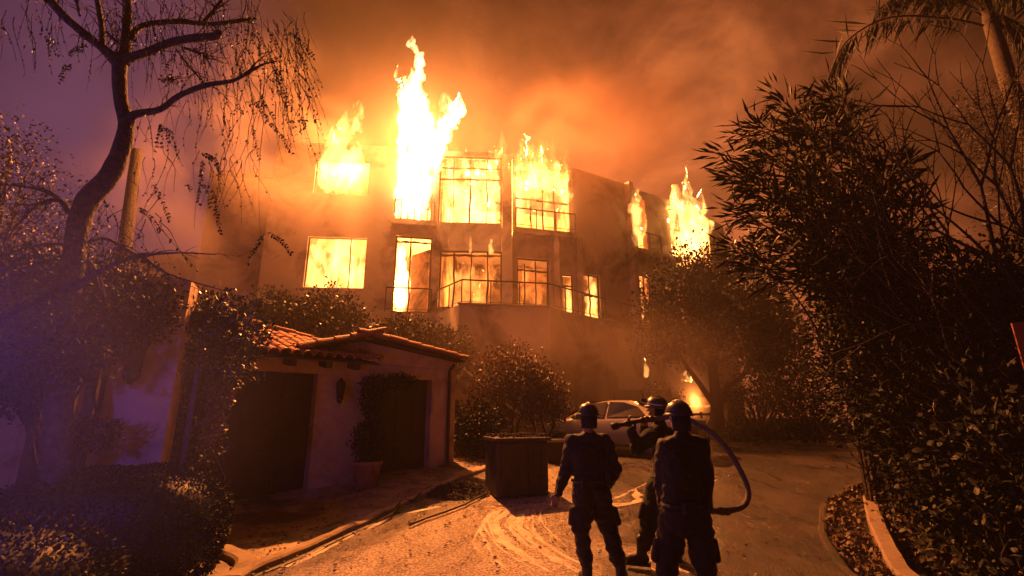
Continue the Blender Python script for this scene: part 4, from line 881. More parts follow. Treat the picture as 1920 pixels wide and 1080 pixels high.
for i in range(60): droop(rr.uniform(230, 480), rr.uniform(150, 330), rr.uniform(40, 120), rr.uniform(-.5, .5), .9, rr.choice((0, 4, 8)), size=.03)
for i in range(40): droop(rr.uniform(0, 240), rr.uniform(-40, 60), rr.uniform(40, 120), rr.uniform(-.4, .4), 1, rr.choice((0, 6, 12)), size=.03)
for i in range(70): droop(rr.uniform(0, 300), rr.uniform(340, 470), rr.uniform(30, 110), rr.uniform(-1, 1), 1, rr.choice((0, 6, 14)), size=.035)
for i in range(30): droop(rr.uniform(470, 575), rr.uniform(30, 170), rr.uniform(50, 120), rr.uniform(0, .5), 1, 14, size=.03)
droop(490, 200, 250, .0, 1.0, 0)
for q in ((470, 185, 500, 230), (480, 190, 515, 225), (505, 230, 548, 290), (470, 235, 486, 300), (460, 190, 478, 215), (497, 438, 464, 496), (500, 436, 546, 476), (378, 285, 418, 330), (385, 290, 412, 315), (398, 355, 412, 440), (285, 345, 318, 415), (380, 300, 372, 385), (258, 390, 296, 430), (330, 100, 300, 150), (470, 60, 500, 100), (540, 60, 590, 110), (380, 345, 395, 390), (345, 350, 356, 358), (410, 560, 425, 580), (545, 225, 555, 255), (510, 130, 540, 200), (560, 225, 572, 240)):
    compound(*q, n_=max(5, int(math.hypot(q[2] - q[0], q[3] - q[1]) / 5)), size=.042, Y=TY + rr.uniform(-.3, .3))
for q in ((300, 150, 330, 155), (305, 160, 330, 145), (130, 120, 120, 150), (305, 235, 300, 280), (315, 240, 322, 285), (90, 70, 100, 110), (125, 100, 150, 90)):
    for _ in range(3): compound(q[0] + rr.uniform(-6, 6), q[1] + rr.uniform(-6, 6), q[2] + rr.uniform(-12, 12), q[3] + rr.uniform(-8, 8), 8, .035, TY + rr.uniform(-.3, .3))
tw.build('twigs', M['bark'], tr)['kind'] = 'stuff'
link('leaflets', leaves_mesh(LP, LD, LS, LEAF_OVAL), M['leaf_dark'], tr)['kind'] = 'stuff'

# ------------------------------------------------------------ trees and shrubs right of the house
ht = [ell(1300, 520, 18.6, 70, 60, 60), ell(1390, 560, 18.6, 85, 70, 90), ell(1330, 610, 18.2, 95, 80, 70), ell(1250, 590, 18.4, 60, 60, 65), ell(1440, 620, 18.8, 50, 60, 80), ell(1245, 655, 18.2, 38, 45, 26), ell(1425, 672, 18.4, 45, 50, 34)]
t2 = tag(empty('garden_tree', (7.6, 18.6, .6)), 'bushy broad crowned tree growing in front of the burning right wing', 'tree')
b = MB(); base = at(1345, 790, 18.4); b.tube([base - Vector((0, 0, .4)), at(1342, 740, 18.4), at(1336, 690, 18.4), at(1330, 620, 18.4)], [.26, .20, .17, .12], 10); b.tube([at(1345, 765, 18.4), at(1368, 725, 18.4), at(1392, 705, 18.5), at(1420, 660, 18.6)], [.16, .12, .1, .05], 8); b.tube([at(1340, 760, 18.4), at(1312, 720, 18.3), at(1290, 690, 18.2), at(1262, 650, 18.2)], [.13, .10, .08, .05], 8)
limbs(b, at(1336, 690, 18.4), ht[:5], .10, 5); b.build('trunk', M['bark'], t2, True)
foliage('crown', ht, 17000, .15, M['leaf'], t2, shell=.25, lump=.55, freq=1.6)
def spiky(label, px, py, Y, n_, ln, name='spiky_plant'):
    c = at(px, py, Y); z = gz(c.x, c.y); o = tag(empty(name, (c.x, c.y, z)), label, 'plant'); mm = None
    for i in range(n_):
        a = random.random() * 6.28; el = random.uniform(.5, 1.45); d = Vector((math.cos(a) * math.cos(el), math.sin(a) * math.cos(el), math.sin(el))); s = d.cross(Vector((0, 0, 1))).normalized() * .035; p = Vector((c.x, c.y, z + .15)); l_ = ln * random.uniform(.7, 1.1)
        m_ = p + d * l_ * .6; t_ = p + d * l_ - Vector((0, 0, .1 * l_ * math.cos(el))); b = MB(); b.add([p - s, p + s, m_ + s, m_ - s, t_, m_ + Vector((0, 0, -.02))], [(0, 1, 2, 3), (3, 2, 4), (0, 5, 1), (1, 5, 2), (0, 3, 5), (3, 4, 5), (2, 5, 4)]); b.build('leaf', M['leaf_dry'], o)
spiky('fan of long stiff leaves beside the garden tree trunk', 1425, 785, 18.5, 44, 2.0); spiky('small stiff leaved plant at the left of the garden tree', 1275, 775, 19.3, 22, 1.2)
bush(1500, 740, 19.5, 60, 60, 5000, 'tall dark shrub at the far right end of the road', 'leaf_dark', 'roadside_shrub', .1)
bush(1400, 805, 19.6, 70, 24, 4200, 'low flat hedge along the far edge of the road', 'leaf', 'roadside_hedge', .08)
bush(1530, 800, 18.8, 45, 30, 3000, 'low dark shrub beside the bent pole', 'leaf_dark', 'roadside_shrub', .08)
bush(1470, 640, 24, 60, 90, 4200, 'blurred tall shrub far behind the garden tree', 'leaf_dark', 'distant_shrub', .16)
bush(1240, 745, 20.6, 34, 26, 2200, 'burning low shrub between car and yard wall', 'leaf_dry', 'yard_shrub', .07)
bush(1180, 690, 21.0, 0.1, 0.1, 3, 'x', 'leaf', 'x') if False else None
bush(1425, 735, 20.0, 55, 45, 3600, 'dark shrub behind the fan of stiff leaves', 'leaf_dark', 'roadside_shrub', .09)
# bent pole lying in the shrubs
tag(MB().tube([at(1484, 765, 18), at(1488, 778, 18), at(1528, 786, 17.9), at(1550, 822, 17.6)], [.03, .035, .035, .045], 7).build('bent_pole', M['bark_pale']), 'thin pale bent pole sticking out of the roadside shrubs', 'pole')
gt = tag(empty('yard_fence', (7, 20.6, .6)), 'low dark timber fence in front of the ground fire', 'fence')
for i in range(8): c = Vector((5.9 + i * .42, 20.75 + i * .05, 1.15)); MB().box(c, (.09, .06, 1.1)).build('post', M['wood'], gt)
MB().bar((5.8, 20.7, 1.6), (9.0, 21.1, 1.6), .06, .1).build('rail', M['wood'], gt); MB().bar((5.8, 20.7, 1.0), (9.0, 21.1, 1.0), .06, .1).build('rail', M['wood'], gt)

# ------------------------------------------------------------ right side: tall lance leaved shrub, hedge, palm, bare branches
lt = tag(empty('tall_oleander', (5.8, 8.2, .2)), 'tall dark shrub with long narrow leaves against the orange sky', 'shrub')
canes = []; rr = random.Random(11); b = MB(); LP = []; LD = []; LS = []
tips = [(1345, 285), (1365, 320), (1380, 250), (1400, 235), (1425, 240), (1452, 175), (1470, 200), (1490, 215), (1540, 175), (1555, 180), (1575, 175), (1600, 210), (1580, 240), (1500, 260), (1440, 290), (1400, 330), (1375, 400), (1372, 465), (1400, 500), (1620, 300), (1650, 310), (1700, 305), (1690, 350), (1640, 370), (1720, 380), (1530, 250), (1550, 300), (1490, 330), (1460, 380), (1520, 400), (1580, 360), (1600, 430), (1540, 450), (1470, 460), (1430, 430), (1420, 370), (1660, 430), (1600, 500), (1545, 540), (1700, 450), (1415, 300), (1475, 270), (1515, 215), (1565, 215), (1510, 350), (1640, 480), (1560, 500), (1500, 510), (1680, 520), (1640, 560)]
for (x, y) in tips:
    for rep in range(2 if y > 300 else 1):
        Yt = 7.6 + rr.uniform(-.9, .9); t_ = at(x + rr.uniform(-10, 10) * rep, y + rr.uniform(-15, 15) * rep, Yt); bs = Vector((6.3 + rr.uniform(-.5, .5), 8.1 + rr.uniform(-.6, .6), .3)); pts = []
        for k in range(12):
            s_ = k / 11; p = bs.lerp(t_, s_ ** 2.0); p.z = bs.z + (t_.z - bs.z) * (1 - (1 - s_) ** 1.6) ; pts.append(p)
        b.tube(pts, [.03 * (1 - .85 * k / 11) + .003 for k in range(12)], 5)
        canes.append(pts)
        L_ = (pts[-1] - pts[0]).length
        for k in range(66):
            s_ = 1 - rr.random() ** 1.7 * .42; i = min(10, int(s_ * 11)); p = pts[i].lerp(pts[i + 1], s_ * 11 - i); ax = (pts[i + 1] - pts[i]).normalized()
            o_ = Vector((rr.gauss(0, 1), rr.gauss(0, 1), rr.gauss(0, .8))); off = o_ * .11
            LP.append(p + off); LD.append(ax * .55 + o_ * .6 + Vector((-.25, 0, -.1))); LS.append(rr.uniform(.22, .38))
b.build('canes', M['bark'], lt)['kind'] = 'stuff'
order = sorted(range(len(LP)), key=lambda i: -(LP[i].z - .55 * LP[i].x)); single = set(order[0:900:3])
LF = MB().add(*LEAF_LANCE).mesh('leaf'); LF.materials.append(M['leaf_dark'])
linv = world(lt).inverted()
for i in list(single)[:300]:
    o = bpy.data.objects.new('leaf', LF); C.objects.link(o); o.parent = lt; o.matrix_parent_inverse = linv
    d = Vector(LD[i]).normalized(); q = d.to_track_quat('Y', 'Z').to_matrix() @ Matrix.Rotation(0, 3, 'Y'); q = q @ Matrix.Rotation(rr.random() * 6, 3, 'Y')
    o.matrix_basis = Matrix.Translation(LP[i]) @ q.to_4x4() @ Matrix.Scale(LS[i], 4)
rest = [i for i in range(len(LP)) if i not in single]
link('foliage', leaves_mesh([LP[i] for i in rest], [LD[i] for i in rest], [LS[i] for i in rest], LEAF_LANCE), M['leaf_dark'], lt)['kind'] = 'stuff'

he = [ell(1650, 560, 7.8, 80, 70, 100), ell(1625, 700, 7.8, 66, 60, 110), ell(1600, 590, 8.0, 52, 60, 70), ell(1710, 700, 7.4, 100, 90, 120), ell(1800, 620, 7.2, 110, 90, 110), ell(1745, 850, 7.0, 85, 70, 105), ell(1840, 800, 6.6, 115, 90, 130), ell(1860, 950, 6.0, 100, 80, 105), ell(1920, 700, 6.6, 110, 80, 140), ell(1930, 900, 5.4, 120, 80, 140), ell(1900, 540, 7.4, 80, 70, 60), ell(1860, 1060, 5.2, 60, 60, 50)]
hb = tag(empty('dark_hedge', (6.2, 7.4, .2)), 'huge dark unclipped hedge leaning over the right kerb', 'hedge')
b = MB(); limbs(b, (6.6, 7.6, .1), he, .06, 4, nsub=6); b.build('stems', M['bark'], hb)
foliage('foliage', he, 30000, .085, M['leaf_dark'], hb, shell=.45, lump=.55); foliage('foliage', he, 12000, .15, M['leaf_dark'], hb, shape=LEAF_LANCE, shell=.6, lump=.6)
P_, D_ = cloud_points(he, 1500, .8, .4, 1.3, 3); link('straw_blades', leaves_mesh(P_, D_ * .3 + RNG.normal(size=D_.shape) * .25 + np.array([-.75, 0, .8]), .28 * (.5 + RNG.random(len(P_))), ([(0, 0, 0), (-.02, .5, .02), (.02, .5, .02), (0, 1, -.1)], [(0, 2, 3, 1)])), M['leaf_dry'], hb)['kind'] = 'stuff'
# ground cover between the kerbs
GP = []; GDn = []
for i in range(2600):
    y = random.uniform(3.6, 9.6); a = interp(RIGHT, y) + .12; b_ = a + (.5 if y < 8 else .9); x = random.uniform(a, b_ + .0); GP.append((x, y, gz(x, y) + random.uniform(0, .10))); GDn.append((random.gauss(0, 1), random.gauss(0, 1), .6))
for i in range(2500):
    y = random.uniform(3.6, 9); x = interp(RIGHT, y) + random.uniform(.9, 2.2); GP.append((x, y, gz(x, y) + random.uniform(0, .25))); GDn.append((random.gauss(0, 1), random.gauss(0, 1), .8))
tag(link('ground_cover', leaves_mesh(GP, GDn, [.07 * random.uniform(.5, 1.3) for _ in GP], LEAF_OVAL), M['leaf_dry']), kind='stuff')
# palm
pm = tag(empty('palm_tree', (11.6, 9.6, .3)), 'leaning palm with smooth trunk and drooping fronds in the top right corner', 'tree')
PY = 9.2; q = path([(2010, 560, 17), (1965, 400, 15), (1928, 260, 14), (1895, 165, 13), (1872, 90, 12.5), (1858, 45, 11), (1848, 5, 8), (1842, -30, 6)], PY)
g0 = q[0][0]; MB().tube([Vector((g0.x + 1.2, PY, 0))] + q[0], [.28] + q[1], 12).build('trunk', M['bark_pale'], pm, True)
def frond(l, leaf_px, side=1, r_=2.4, dens=95):
    P2, R2 = path([(x, y, r_ * (1 - .7 * i / len(l))) for i, (x, y) in enumerate(l)], PY - .1, random.uniform(-.8, .4)); o = MB().tube(P2, R2, 6).build('frond', M['bark_pale'], pm, True); A_ = []; B2 = []; S2 = []
    for i in range(dens * 2):
        t = .12 + .88 * i / (dens * 2); j = min(len(P2) - 2, int(t * (len(P2) - 1))); p = P2[j].lerp(P2[j + 1], t * (len(P2) - 1) - j); ax = (P2[j + 1] - P2[j]).normalized(); sd = (-1) ** i
        A_.append(p); B2.append(ax * .45 + Vector((random.gauss(0, .12), sd * .35, -.85 if random.random() < .85 else .6))); S2.append(leaf_px * 1.35 / F * 12 * (math.sin(.35 + t * 2.3)) * random.uniform(.6, 1.1))
    link('leaflets', leaves_mesh(A_, B2, S2, ([(0, 0, 0), (-.028, .4, .02), (.028, .4, .02), (0, 1, -.12)], [(0, 2, 3, 1)])), M['leaf_dark'], o)['kind'] = 'stuff'
frond([(1843, 48), (1800, 38), (1750, 32), (1690, 30), (1640, 42), (1590, 75), (1568, 110), (1552, 150)], 52); frond([(1840, 30), (1800, 0), (1740, -18), (1680, -5), (1640, 25)], 50); frond([(1856, 40), (1880, 30), (1910, 55), (1935, 110)], 50)
frond([(1850, 10), (1880, -30), (1920, -30), (1980, 20)], 55); frond([(1842, 0), (1780, -50), (1720, -40), (1670, -10)], 50); frond([(1848, 0), (1850, -70), (1830, -120)], 45); frond([(1843, 20), (1815, -12), (1775, -12), (1735, 12)], 40)
plant('fruiting_bush', 'reddish wispy bush around the base of the palm stem', 'shrub', (10.5, 9.4, .3), [ell(1860, 215, 8.9, 50, 50, 45), ell(1900, 270, 8.8, 50, 50, 60), ell(1915, 380, 8.6, 40, 40, 60)], 5200, .10, M['leaf_pink'], .05, shape=LEAF_LANCE, shell=.2)
# bare branching shrub on the right edge
bt = tag(empty('leafless_shrub', (8.0, 6.2, .2)), 'leafless fan of bare dark branches at the right edge', 'shrub')
rr = random.Random(5)
def fork(x, y, ang, ln, r_, dep, Y):
    l = [(x, y, r_)]; a = ang
    for k in range(3): a += rr.uniform(-.12, .12); x += math.cos(a) * ln / 3; y -= math.sin(a) * ln / 3; l.append((x, y, r_ * (1 - .15 * (k + 1))))
    dY = rr.uniform(-.15, .15); P2, R2 = path(l, Y, dY); mbs.tube(P2, R2, 5)
    if dep > 0:
        for s in (-1, 1) if rr.random() < .85 else (rr.choice((-1, 1)),): fork(x, y, a + s * rr.uniform(.15, .5), ln * rr.uniform(.6, .88), r_ * .70, dep - 1, Y + dY)
for (x, y, an, ln, r_) in ((1985, 640, 2.45, 170, 9), (1990, 640, 2.3, 190, 9), (1960, 660, 2.75, 150, 7), (1990, 600, 2.0, 170, 8), (1830, 640, 2.2, 120, 4), (1760, 640, 2.3, 130, 3.5), (1985, 560, 2.6, 160, 7), (1990, 480, 2.7, 130, 6), (1940, 700, 2.1, 160, 7), (1860, 660, 1.9, 130, 5), (1790, 680, 2.0, 130, 3.5), (1900, 650, 2.4, 150, 5)):
    mbs = MB(); fork(x, y, an, ln, r_ * .62, 5, 6.3 + rr.uniform(-.3, .3)); mbs.build('branch', M['bark'], bt, True)
# orange sign at right edge
sg = tag(empty('road_sign', (5.6, 4.6, 0)), 'orange sign board leaning at the right edge of the road', 'sign')
s0 = at(1896, 606, 4.9); b = MB(); up = Vector((-.02, .0, 1)).normalized(); rt = Vector((.9, -.35, .10)).normalized()
nrm_ = rt.cross(up).normalized() * .012; ww, hh = .62, .50; tl = s0 
pts = [tl, tl + rt * ww, tl + rt * ww - up * hh, tl - up * hh]
MB().add([p - nrm_ for p in pts] + [p + nrm_ for p in pts], [(0, 1, 2, 3), (7, 6, 5, 4), (0, 4, 5, 1), (1, 5, 6, 2), (2, 6, 7, 3), (3, 7, 4, 0)]).build('board', M['orange'], sg)
MB().bar(tl + rt * .01 - up * .115 - nrm_ * 1.6, tl + rt * (ww - .01) - up * .115 - nrm_ * 1.6, .006, .012).build('border', M['rubber'], sg)
pc_ = tl + rt * .31; MB().bar(pc_ + nrm_ * 3.2, Vector((pc_.x, pc_.y, -.05)) + nrm_ * 3.2, .05).build('post', M['wood'], sg)

# ------------------------------------------------------------ parked car (seen from its rear quarter)
def car():
    c = tag(empty('parked_car', (0, 0, 0)), 'pale sedan parked below the house behind the firefighters', 'car')
    # stations along x (rear 0 .. front 4.6): floor z, belt z, roof z, half width belt, half width roof
    S = [(0.00, .42, .80, .80, .62, .60), (.06, .32, .94, .95, .80, .70), (.30, .26, 1.00, 1.01, .88, .72), (.75, .24, 1.00, 1.10, .91, .66), (1.20, .22, .99, 1.30, .92, .62), (1.70, .22, .97, 1.43, .92, .60), (2.30, .22, .95, 1.46, .92, .60), (2.80, .22, .93, 1.40, .92, .60), (3.30, .22, .92, 1.16, .92, .66), (3.62, .23, .90, .96, .91, .72), (4.10, .25, .84, .88, .88, .66), (4.45, .30, .72, .76, .78, .52), (4.60, .40, .60, .61, .60, .40)]
    b = MB(); rings = []
    for x, zf, zb, zr, wb, wr in S:
        ring = [(-wb * .9, zf), (-wb, zf + .16), (-wb * 1.01, (zf + zb) / 2 + .04), (-wb * .97, zb - .04), (-wb * .93, zb), (-wr, zr - .04 if zr > zb + .05 else zb + .01), (-wr * .6, zr), (0, zr + .02)]
        ring = ring + [(-y, z) for y, z in ring[-2::-1]]; rings.append([(x, y, z) for y, z in ring])
    k = len(rings[0]); vs = [p for r_ in rings for p in r_]; fs = []
    for i in range(len(rings) - 1):
        for j in range(k - 1): fs.append((i * k + j, (i + 1) * k + j, (i + 1) * k + j + 1, i * k + j + 1))
        fs.append((i * k + k - 1, (i + 1) * k + k - 1, (i + 1) * k, i * k))
    fs += [tuple(range(k)), tuple((len(rings) - 1) * k + j for j in range(k))[::-1]]
    b.add(vs, fs); body = b.build('body', M['paint'], c, True); md = body.modifiers.new('s', 'SUBSURF'); md.levels = md.render_levels = 2
    bpy.context.view_layer.update(); me = bake(body); 
    # windows: slightly proud patches
    def patch(name, pts, off): 
        n_ = (Vector(pts[1]) - Vector(pts[0])).cross(Vector(pts[-1]) - Vector(pts[0])).normalized(); n_ = n_ if n_.dot(Vector(off)) > 0 else -n_
        q = [Vector(p) + n_ * .03 for p in pts]; q2 = [Vector(p) - n_ * .02 for p in pts]; m_ = len(q)
        MB().add(q + q2, [tuple(range(m_)), tuple(range(2 * m_ - 1, m_ - 1, -1))] + [(i, i + m_, (i + 1) % m_ + m_, (i + 1) % m_) for i in range(m_)]).build(name, M['glass'], c)
    for s in (-1, 1):
        patch('side_window', [(1.05, s * .84, 1.01), (2.18, s * .84, .98), (2.18, s * .60, 1.39), (1.75, s * .60, 1.37), (1.35, s * .62, 1.25)], (0, s, .3))
        patch('side_window', [(2.26, s * .84, .98), (3.25, s * .83, .95), (2.85, s * .60, 1.33), (2.26, s * .60, 1.39)], (0, s, .3))
        for x in (.85, 3.65):
            w_ = MB(); w_.lathe([(.001, -.1), (.2, -.1), (.31, -.09), (.325, -.05), (.325, .05), (.31, .09), (.2, .1), (.001, .1)], 24, (x, s * .84, .325), Matrix.Rotation(R(90), 3, 'X')); wo = w_.build('wheel', M['rubber'], c, True)
            w_ = MB(); w_.lathe([(.001, -.105), (.05, -.108), (.19, -.09), (.205, -.102)], 18, (x, s * .855, .325), Matrix.Rotation(R(90) * s, 3, 'X')); w_.build('rim', M['metal'], wo, True)
        MB().ball((.06, s * .62, .78), (.05, .17, .07), 10, 6).build('tail_light', M['red'], c, True); MB().ball((4.42, s * .58, .62), (.08, .16, .06), 10, 6).build('headlight', M['reflect'], c, True)
        MB().ball((3.12, s * 1.02, 1.0), (.06, .1, .06), 8, 6).build('mirror', M['paint'], c, True)
    patch('rear_window', [(.62, -.60, 1.06), (.62, .60, 1.06), (1.42, .50, 1.38), (1.42, -.50, 1.38)], (-1, 0, 1)); patch('windscreen', [(3.5, -.66, 1.02), (3.5, .66, 1.02), (2.75, .54, 1.41), (2.75, -.54, 1.41)], (1, 0, 1))
    MB().box((-.02, 0, .62), (.02, .5, .12)).build('number_plate', M['white'], c); MB().box((.02, 0, .42), (.1, 1.3, .14)).build('bumper', M['rubber'], c)
    return c
cr = car(); bpy.context.view_layer.update()
cp = at(1262, 845, 13.1); cr.location = (cp.x + .62, cp.y - .35, gz(cp.x, cp.y)); cr.rotation_euler = (0, 0, R(142)); 

# ------------------------------------------------------------ firefighters
def hand(b, wr, el, side, curl=.5, palm_n=None, spread=1):
    """palm and five bent fingers past the wrist"""
    d = (wr - el).normalized(); n_ = palm_n or Vector((0, -1, 0)); n_ = (n_ - d * n_.dot(d)).normalized(); s = d.cross(n_).normalized() * side
    pc = wr + d * .05; b.cap(wr, wr + d * .075 + s * .018, .027, .022); b.cap(wr + s * -.012, wr + d * .075 - s * .022, .024, .020); b.cap(pc, wr + d * .08, .026, .024)
    for i, ln in enumerate((.070, .080, .074, .058)):
        k0 = wr + d * .088 + s * (.030 - i * .020); a1 = d * math.cos(curl) + n_ * math.sin(curl); k1 = k0 + a1 * ln * .45; a2 = d * math.cos(curl * 2) + n_ * math.sin(curl * 2); k2 = k1 + a2 * ln * .32; a3 = d * math.cos(curl * 2.8) + n_ * math.sin(curl * 2.8); k3 = k2 + a3 * ln * .25
        b.cap(k0 - d * .015, k1, .0115, .0105, 8); b.cap(k1, k2, .0105, .0098, 8); b.cap(k2, k3, .0098, .0085, 8)
    t0 = wr + d * .03 + s * .026; t1 = t0 + (d * .6 + s * .7 + n_ * .2).normalized() * .035; t2 = t1 + (d * .9 + s * .2 + n_ * .4).normalized() * .03; b.cap(t0, t1, .014, .0125, 8); b.cap(t1, t2, .0125, .0095, 8)
def person(label, J, yaw, cloth, hel, tilt=0, curlL=.5, curlR=.5, coat=1.0, gear=True, palmL=None, palmR=None):
    """J: joints in world space; yaw = direction the head looks (0 = away from the photographer, + to the left)"""
    base = Vector(((J['ankL'].x + J['ankR'].x) / 2, (J['ankL'].y + J['ankR'].y) / 2, 0)); P0 = tag(empty('person', base), label, 'person')
    fr = Matrix.Rotation(yaw, 3, 'Z'); fw = fr @ Vector((0, 1, 0)); rt = fr @ Vector((1, 0, 0)); up = Vector((0, 0, 1)); hd = J['head']
    hm = fr @ Matrix.Rotation(tilt, 3, 'X')
    def hp(x, y, z): return hd + hm @ Vector((x, y, z))
    # ---- body, one continuous skin
    b = MB(); nk = J['neck']
    b.ball(hd + Vector((0, 0, .02)), (.076, .092, .105), 16, 12); b.cap(hp(0, .03, -.05), hp(0, .055, -.085), .058, .040); b.cap(nk, hp(0, -.01, -.06), .060, .054)
    b.cap(hp(0, .088, -.005), hp(0, .108, -.028), .010, .014, 8); b.cap(hp(-.03, .075, .022), hp(.03, .075, .022), .016, .016, 8); b.cap(hp(-.02, .083, -.058), hp(.02, .083, -.058), .011, .011, 8)
    for s in (-1, 1): b.cap(hp(s * .076, -.005, .015), hp(s * .080, -.012, -.02), .016, .011, 8)
    for s, t in (('L', -1), ('R', 1)):
        sh, el, wr = J['sh' + s], J['el' + s], J['wr' + s]; b.cap(nk - Vector((0, 0, .04)), sh, .055, .055); b.cap(sh, el, .050, .040); b.cap(el, wr, .040, .026)
        hand(b, wr, el, -t, curlL if s == 'L' else curlR, palmL if s == 'L' else palmR)
        hp_, kn, an = J['hip' + s], J['kn' + s], J['ank' + s]; b.cap(J['pel'], hp_, .09, .09); b.cap(hp_, kn, .085, .055); b.cap(kn, an, .055, .038); b.cap(an, an + fwf(J, s) * .14 - Vector((0, 0, .03)), .04, .03)
    b.cap(J['pel'], J['chest'], .10, .11); b.cap(J['chest'], nk, .11, .06)
    body = link('body', remeshed(b, .0085, 2), M['skin'], P0, True)
    for s in (-1, 1): MB().ball(hp(s * .03, .083, .002), .0115, 8, 6).build('eye', M['white'], P0, True)
    # ---- jacket
    b = MB(); ch, pe = J['chest'], J['pel']; rr_ = J.get('rt', rt); wd = coat
    for s in (-1, 1):
        b.cap(ch + rr_ * s * .085 * wd + Vector((0, 0, .06)), pe + rr_ * s * .07 * wd + Vector((0, 0, .10)), .118 * wd, .108 * wd, 14)
        b.cap(pe + rr_ * s * .07 * wd + Vector((0, 0, .10)), pe + rr_ * s * .085 * wd - Vector((0, 0, .06)), .108 * wd, .118 * wd, 14)
    b.cap(ch + Vector((0, 0, .03)), pe, .13 * wd, .125 * wd, 14); b.cap(nk - Vector((0, 0, .07)), nk + Vector((0, 0, .02)), .088, .074, 14)
    for s in ('L', 'R'):
        sh, el, wr = J['sh' + s], J['el' + s], J['wr' + s]; b.cap(nk - Vector((0, 0, .045)), sh, .085, .085, 12); b.cap(sh, el, .088, .074, 12); b.cap(el, wr, .074, .054, 12); b.cap(ch + Vector((0, 0, .08)), sh - Vector((0, 0, .03)), .11, .08, 12)
    jm = remeshed(b, .017, 5)
    displace(jm, lambda p, n: n * (.024 * noise.noise(Vector((p.x * 6, p.y * 6, p.z * 12))) + .014 * noise.noise(p * 21))); link('jacket', jm, cloth, P0, True)
    # ---- trousers
    b = MB()
    for s in ('L', 'R'):
        h_, kn, an = J['hip' + s], J['kn' + s], J['ank' + s]; b.cap(pe, h_, .135, .135, 12); b.cap(h_, kn, .132, .100, 12); b.cap(kn, an + (kn - an).normalized() * .12, .100, .080, 12)
    tm = remeshed(b, .017, 5); displace(tm, lambda p, n: n * (.026 * noise.noise(Vector((p.x * 6, p.y * 6, p.z * 14))) + .014 * noise.noise(p * 20))); link('trousers', tm, M['cloth'] if cloth is not M['cloth_green'] else M['cloth_green'], P0, True)
    for s, t in (('L', -1), ('R', 1)):
        h_, kn, an = J['hip' + s], J['kn' + s], J['ank' + s]; c = h_.lerp(kn, .64) + Vector((t * .070, 0, 0)); q = (kn - h_).to_track_quat('-Z', 'Y').to_matrix()
        pk = MB().box(c, (.09, .16, .20), q).build('cargo_pocket', M['cloth'], P0); bv = pk.modifiers.new('b', 'BEVEL'); bv.width = .03; bv.segments = 4; bpy.context.view_layer.update(); bake(pk)
        f_ = fwf(J, s); b = MB(); b.cap(an + Vector((0, 0, .16)), an, .062, .058); b.cap(an - Vector((0, 0, .02)), an + f_ * .15 - Vector((0, 0, .055)), .056, .044); b.cap(an - f_ * .03 - Vector((0, 0, .04)), an + f_ * .05 - Vector((0, 0, .055)), .05, .045)
        bo = link('boot', remeshed(b, .014, 2), M['rubber'], P0, True)
        b = MB(); q = f_.to_track_quat('Y', 'Z').to_matrix(); b.box(an + f_ * .055 - Vector((0, 0, .095)), (.10, .29, .03), q); b.build('sole', M['rubber'], bo)
    # ---- belt, radio
    b = MB(); pts = []
    for k in range(21): a = k / 20 * 6.283; pts.append(pe + Vector((0, 0, .08)) + rr_ * math.cos(a) * .195 * wd + rr_.cross(up) * math.sin(a) * .135 * wd)
    b.tube(pts, .016, 6, False); b.build('belt', M['rubber'], P0)
    if gear:
        MB().box(pe + rr_ * .13 * wd - fw * .125 * wd + Vector((0, 0, .10)), (.06, .04, .12), fr).build('radio', M['rubber'], P0); MB().tube([pe + rr_ * .15 * wd - fw * .13 * wd + Vector((0, 0, .15)), pe + rr_ * .15 * wd - fw * .13 * wd + Vector((0, 0, .27))], .005, 5).build('antenna', M['rubber'], P0)
        MB().box(pe + rr_ * -.10 * wd - fw * .135 * wd + Vector((0, 0, .07)), (.11, .05, .09), fr).build('belt_pouch', M['cloth'], P0)
    # ---- helmet: dome with ribs, longer front brim, lamp, neck curtain
    top = hp(0, 0, .035); hm = hm @ Matrix.Scale(1.06, 3); b = MB(); b.lathe([(.146, -.016), (.149, -.010), (.124, .004), (.118, .02), (.112, .050), (.093, .083), (.063, .104), (.03, .112), (.001, .114)], 24, top, hm @ Matrix.Diagonal((.88, 1.04, 1)))
    b.lathe([(.146, -.016), (.112, -.006), (.108, .02)], 24, top, hm @ Matrix.Diagonal((.88, 1.04, 1))); he_ = b.build('helmet', hel, P0, True)
    b = MB(); b.tube([top + hm @ Vector((0, y, z)) for y, z in ((-.120, .03), (-.100, .075), (-.056, .108), (0, .119), (.056, .108), (.100, .075), (.120, .03))], .010, 6); b.build('ridge', hel, he_, True)
    b = MB(); b.lathe([(.120, .012), (.123, .020), (.119, .030)], 24, top, hm @ Matrix.Diagonal((.88, 1.04, 1))); b.build('band', M['reflect'] if hel is M['helmet2'] else M['rubber'], he_, True)
    MB().box(top + hm @ Vector((0, .15, .055)), (.05, .045, .04), hm).build('head_lamp', M['rubber'], he_)
    b = MB(); vs = []; 
    for i in range(13):
        a = math.pi * (1.0 + i / 12) ; x, y = math.cos(a) * .086, math.sin(a) * .100
        vs += [tuple(hp(x, y, .03)), tuple(hp(x * 1.0, y * 1.0, -.06)), tuple(hp(x * .94, y * 1.0, -.115))]
    b.add(vs, [(i * 3 + k, (i + 1) * 3 + k, (i + 1) * 3 + k + 1, i * 3 + k + 1) for i in range(12) for k in range(2)]); nc = b.build('neck_curtain', M['cloth'], he_, True); so = nc.modifiers.new('s', 'SOLIDIFY'); so.thickness = .006; bpy.context.view_layer.update(); bake(nc)
    return P0
def fwf(J, s): return J.get('ft' + s, Vector((0, 1, 0))).normalized()
def jn(Y, **k):
    o = {}
    for n_, v_ in k.items(): o[n_] = at(v_[0], v_[1], Y + (v_[2] if len(v_) > 2 else 0))
    return o
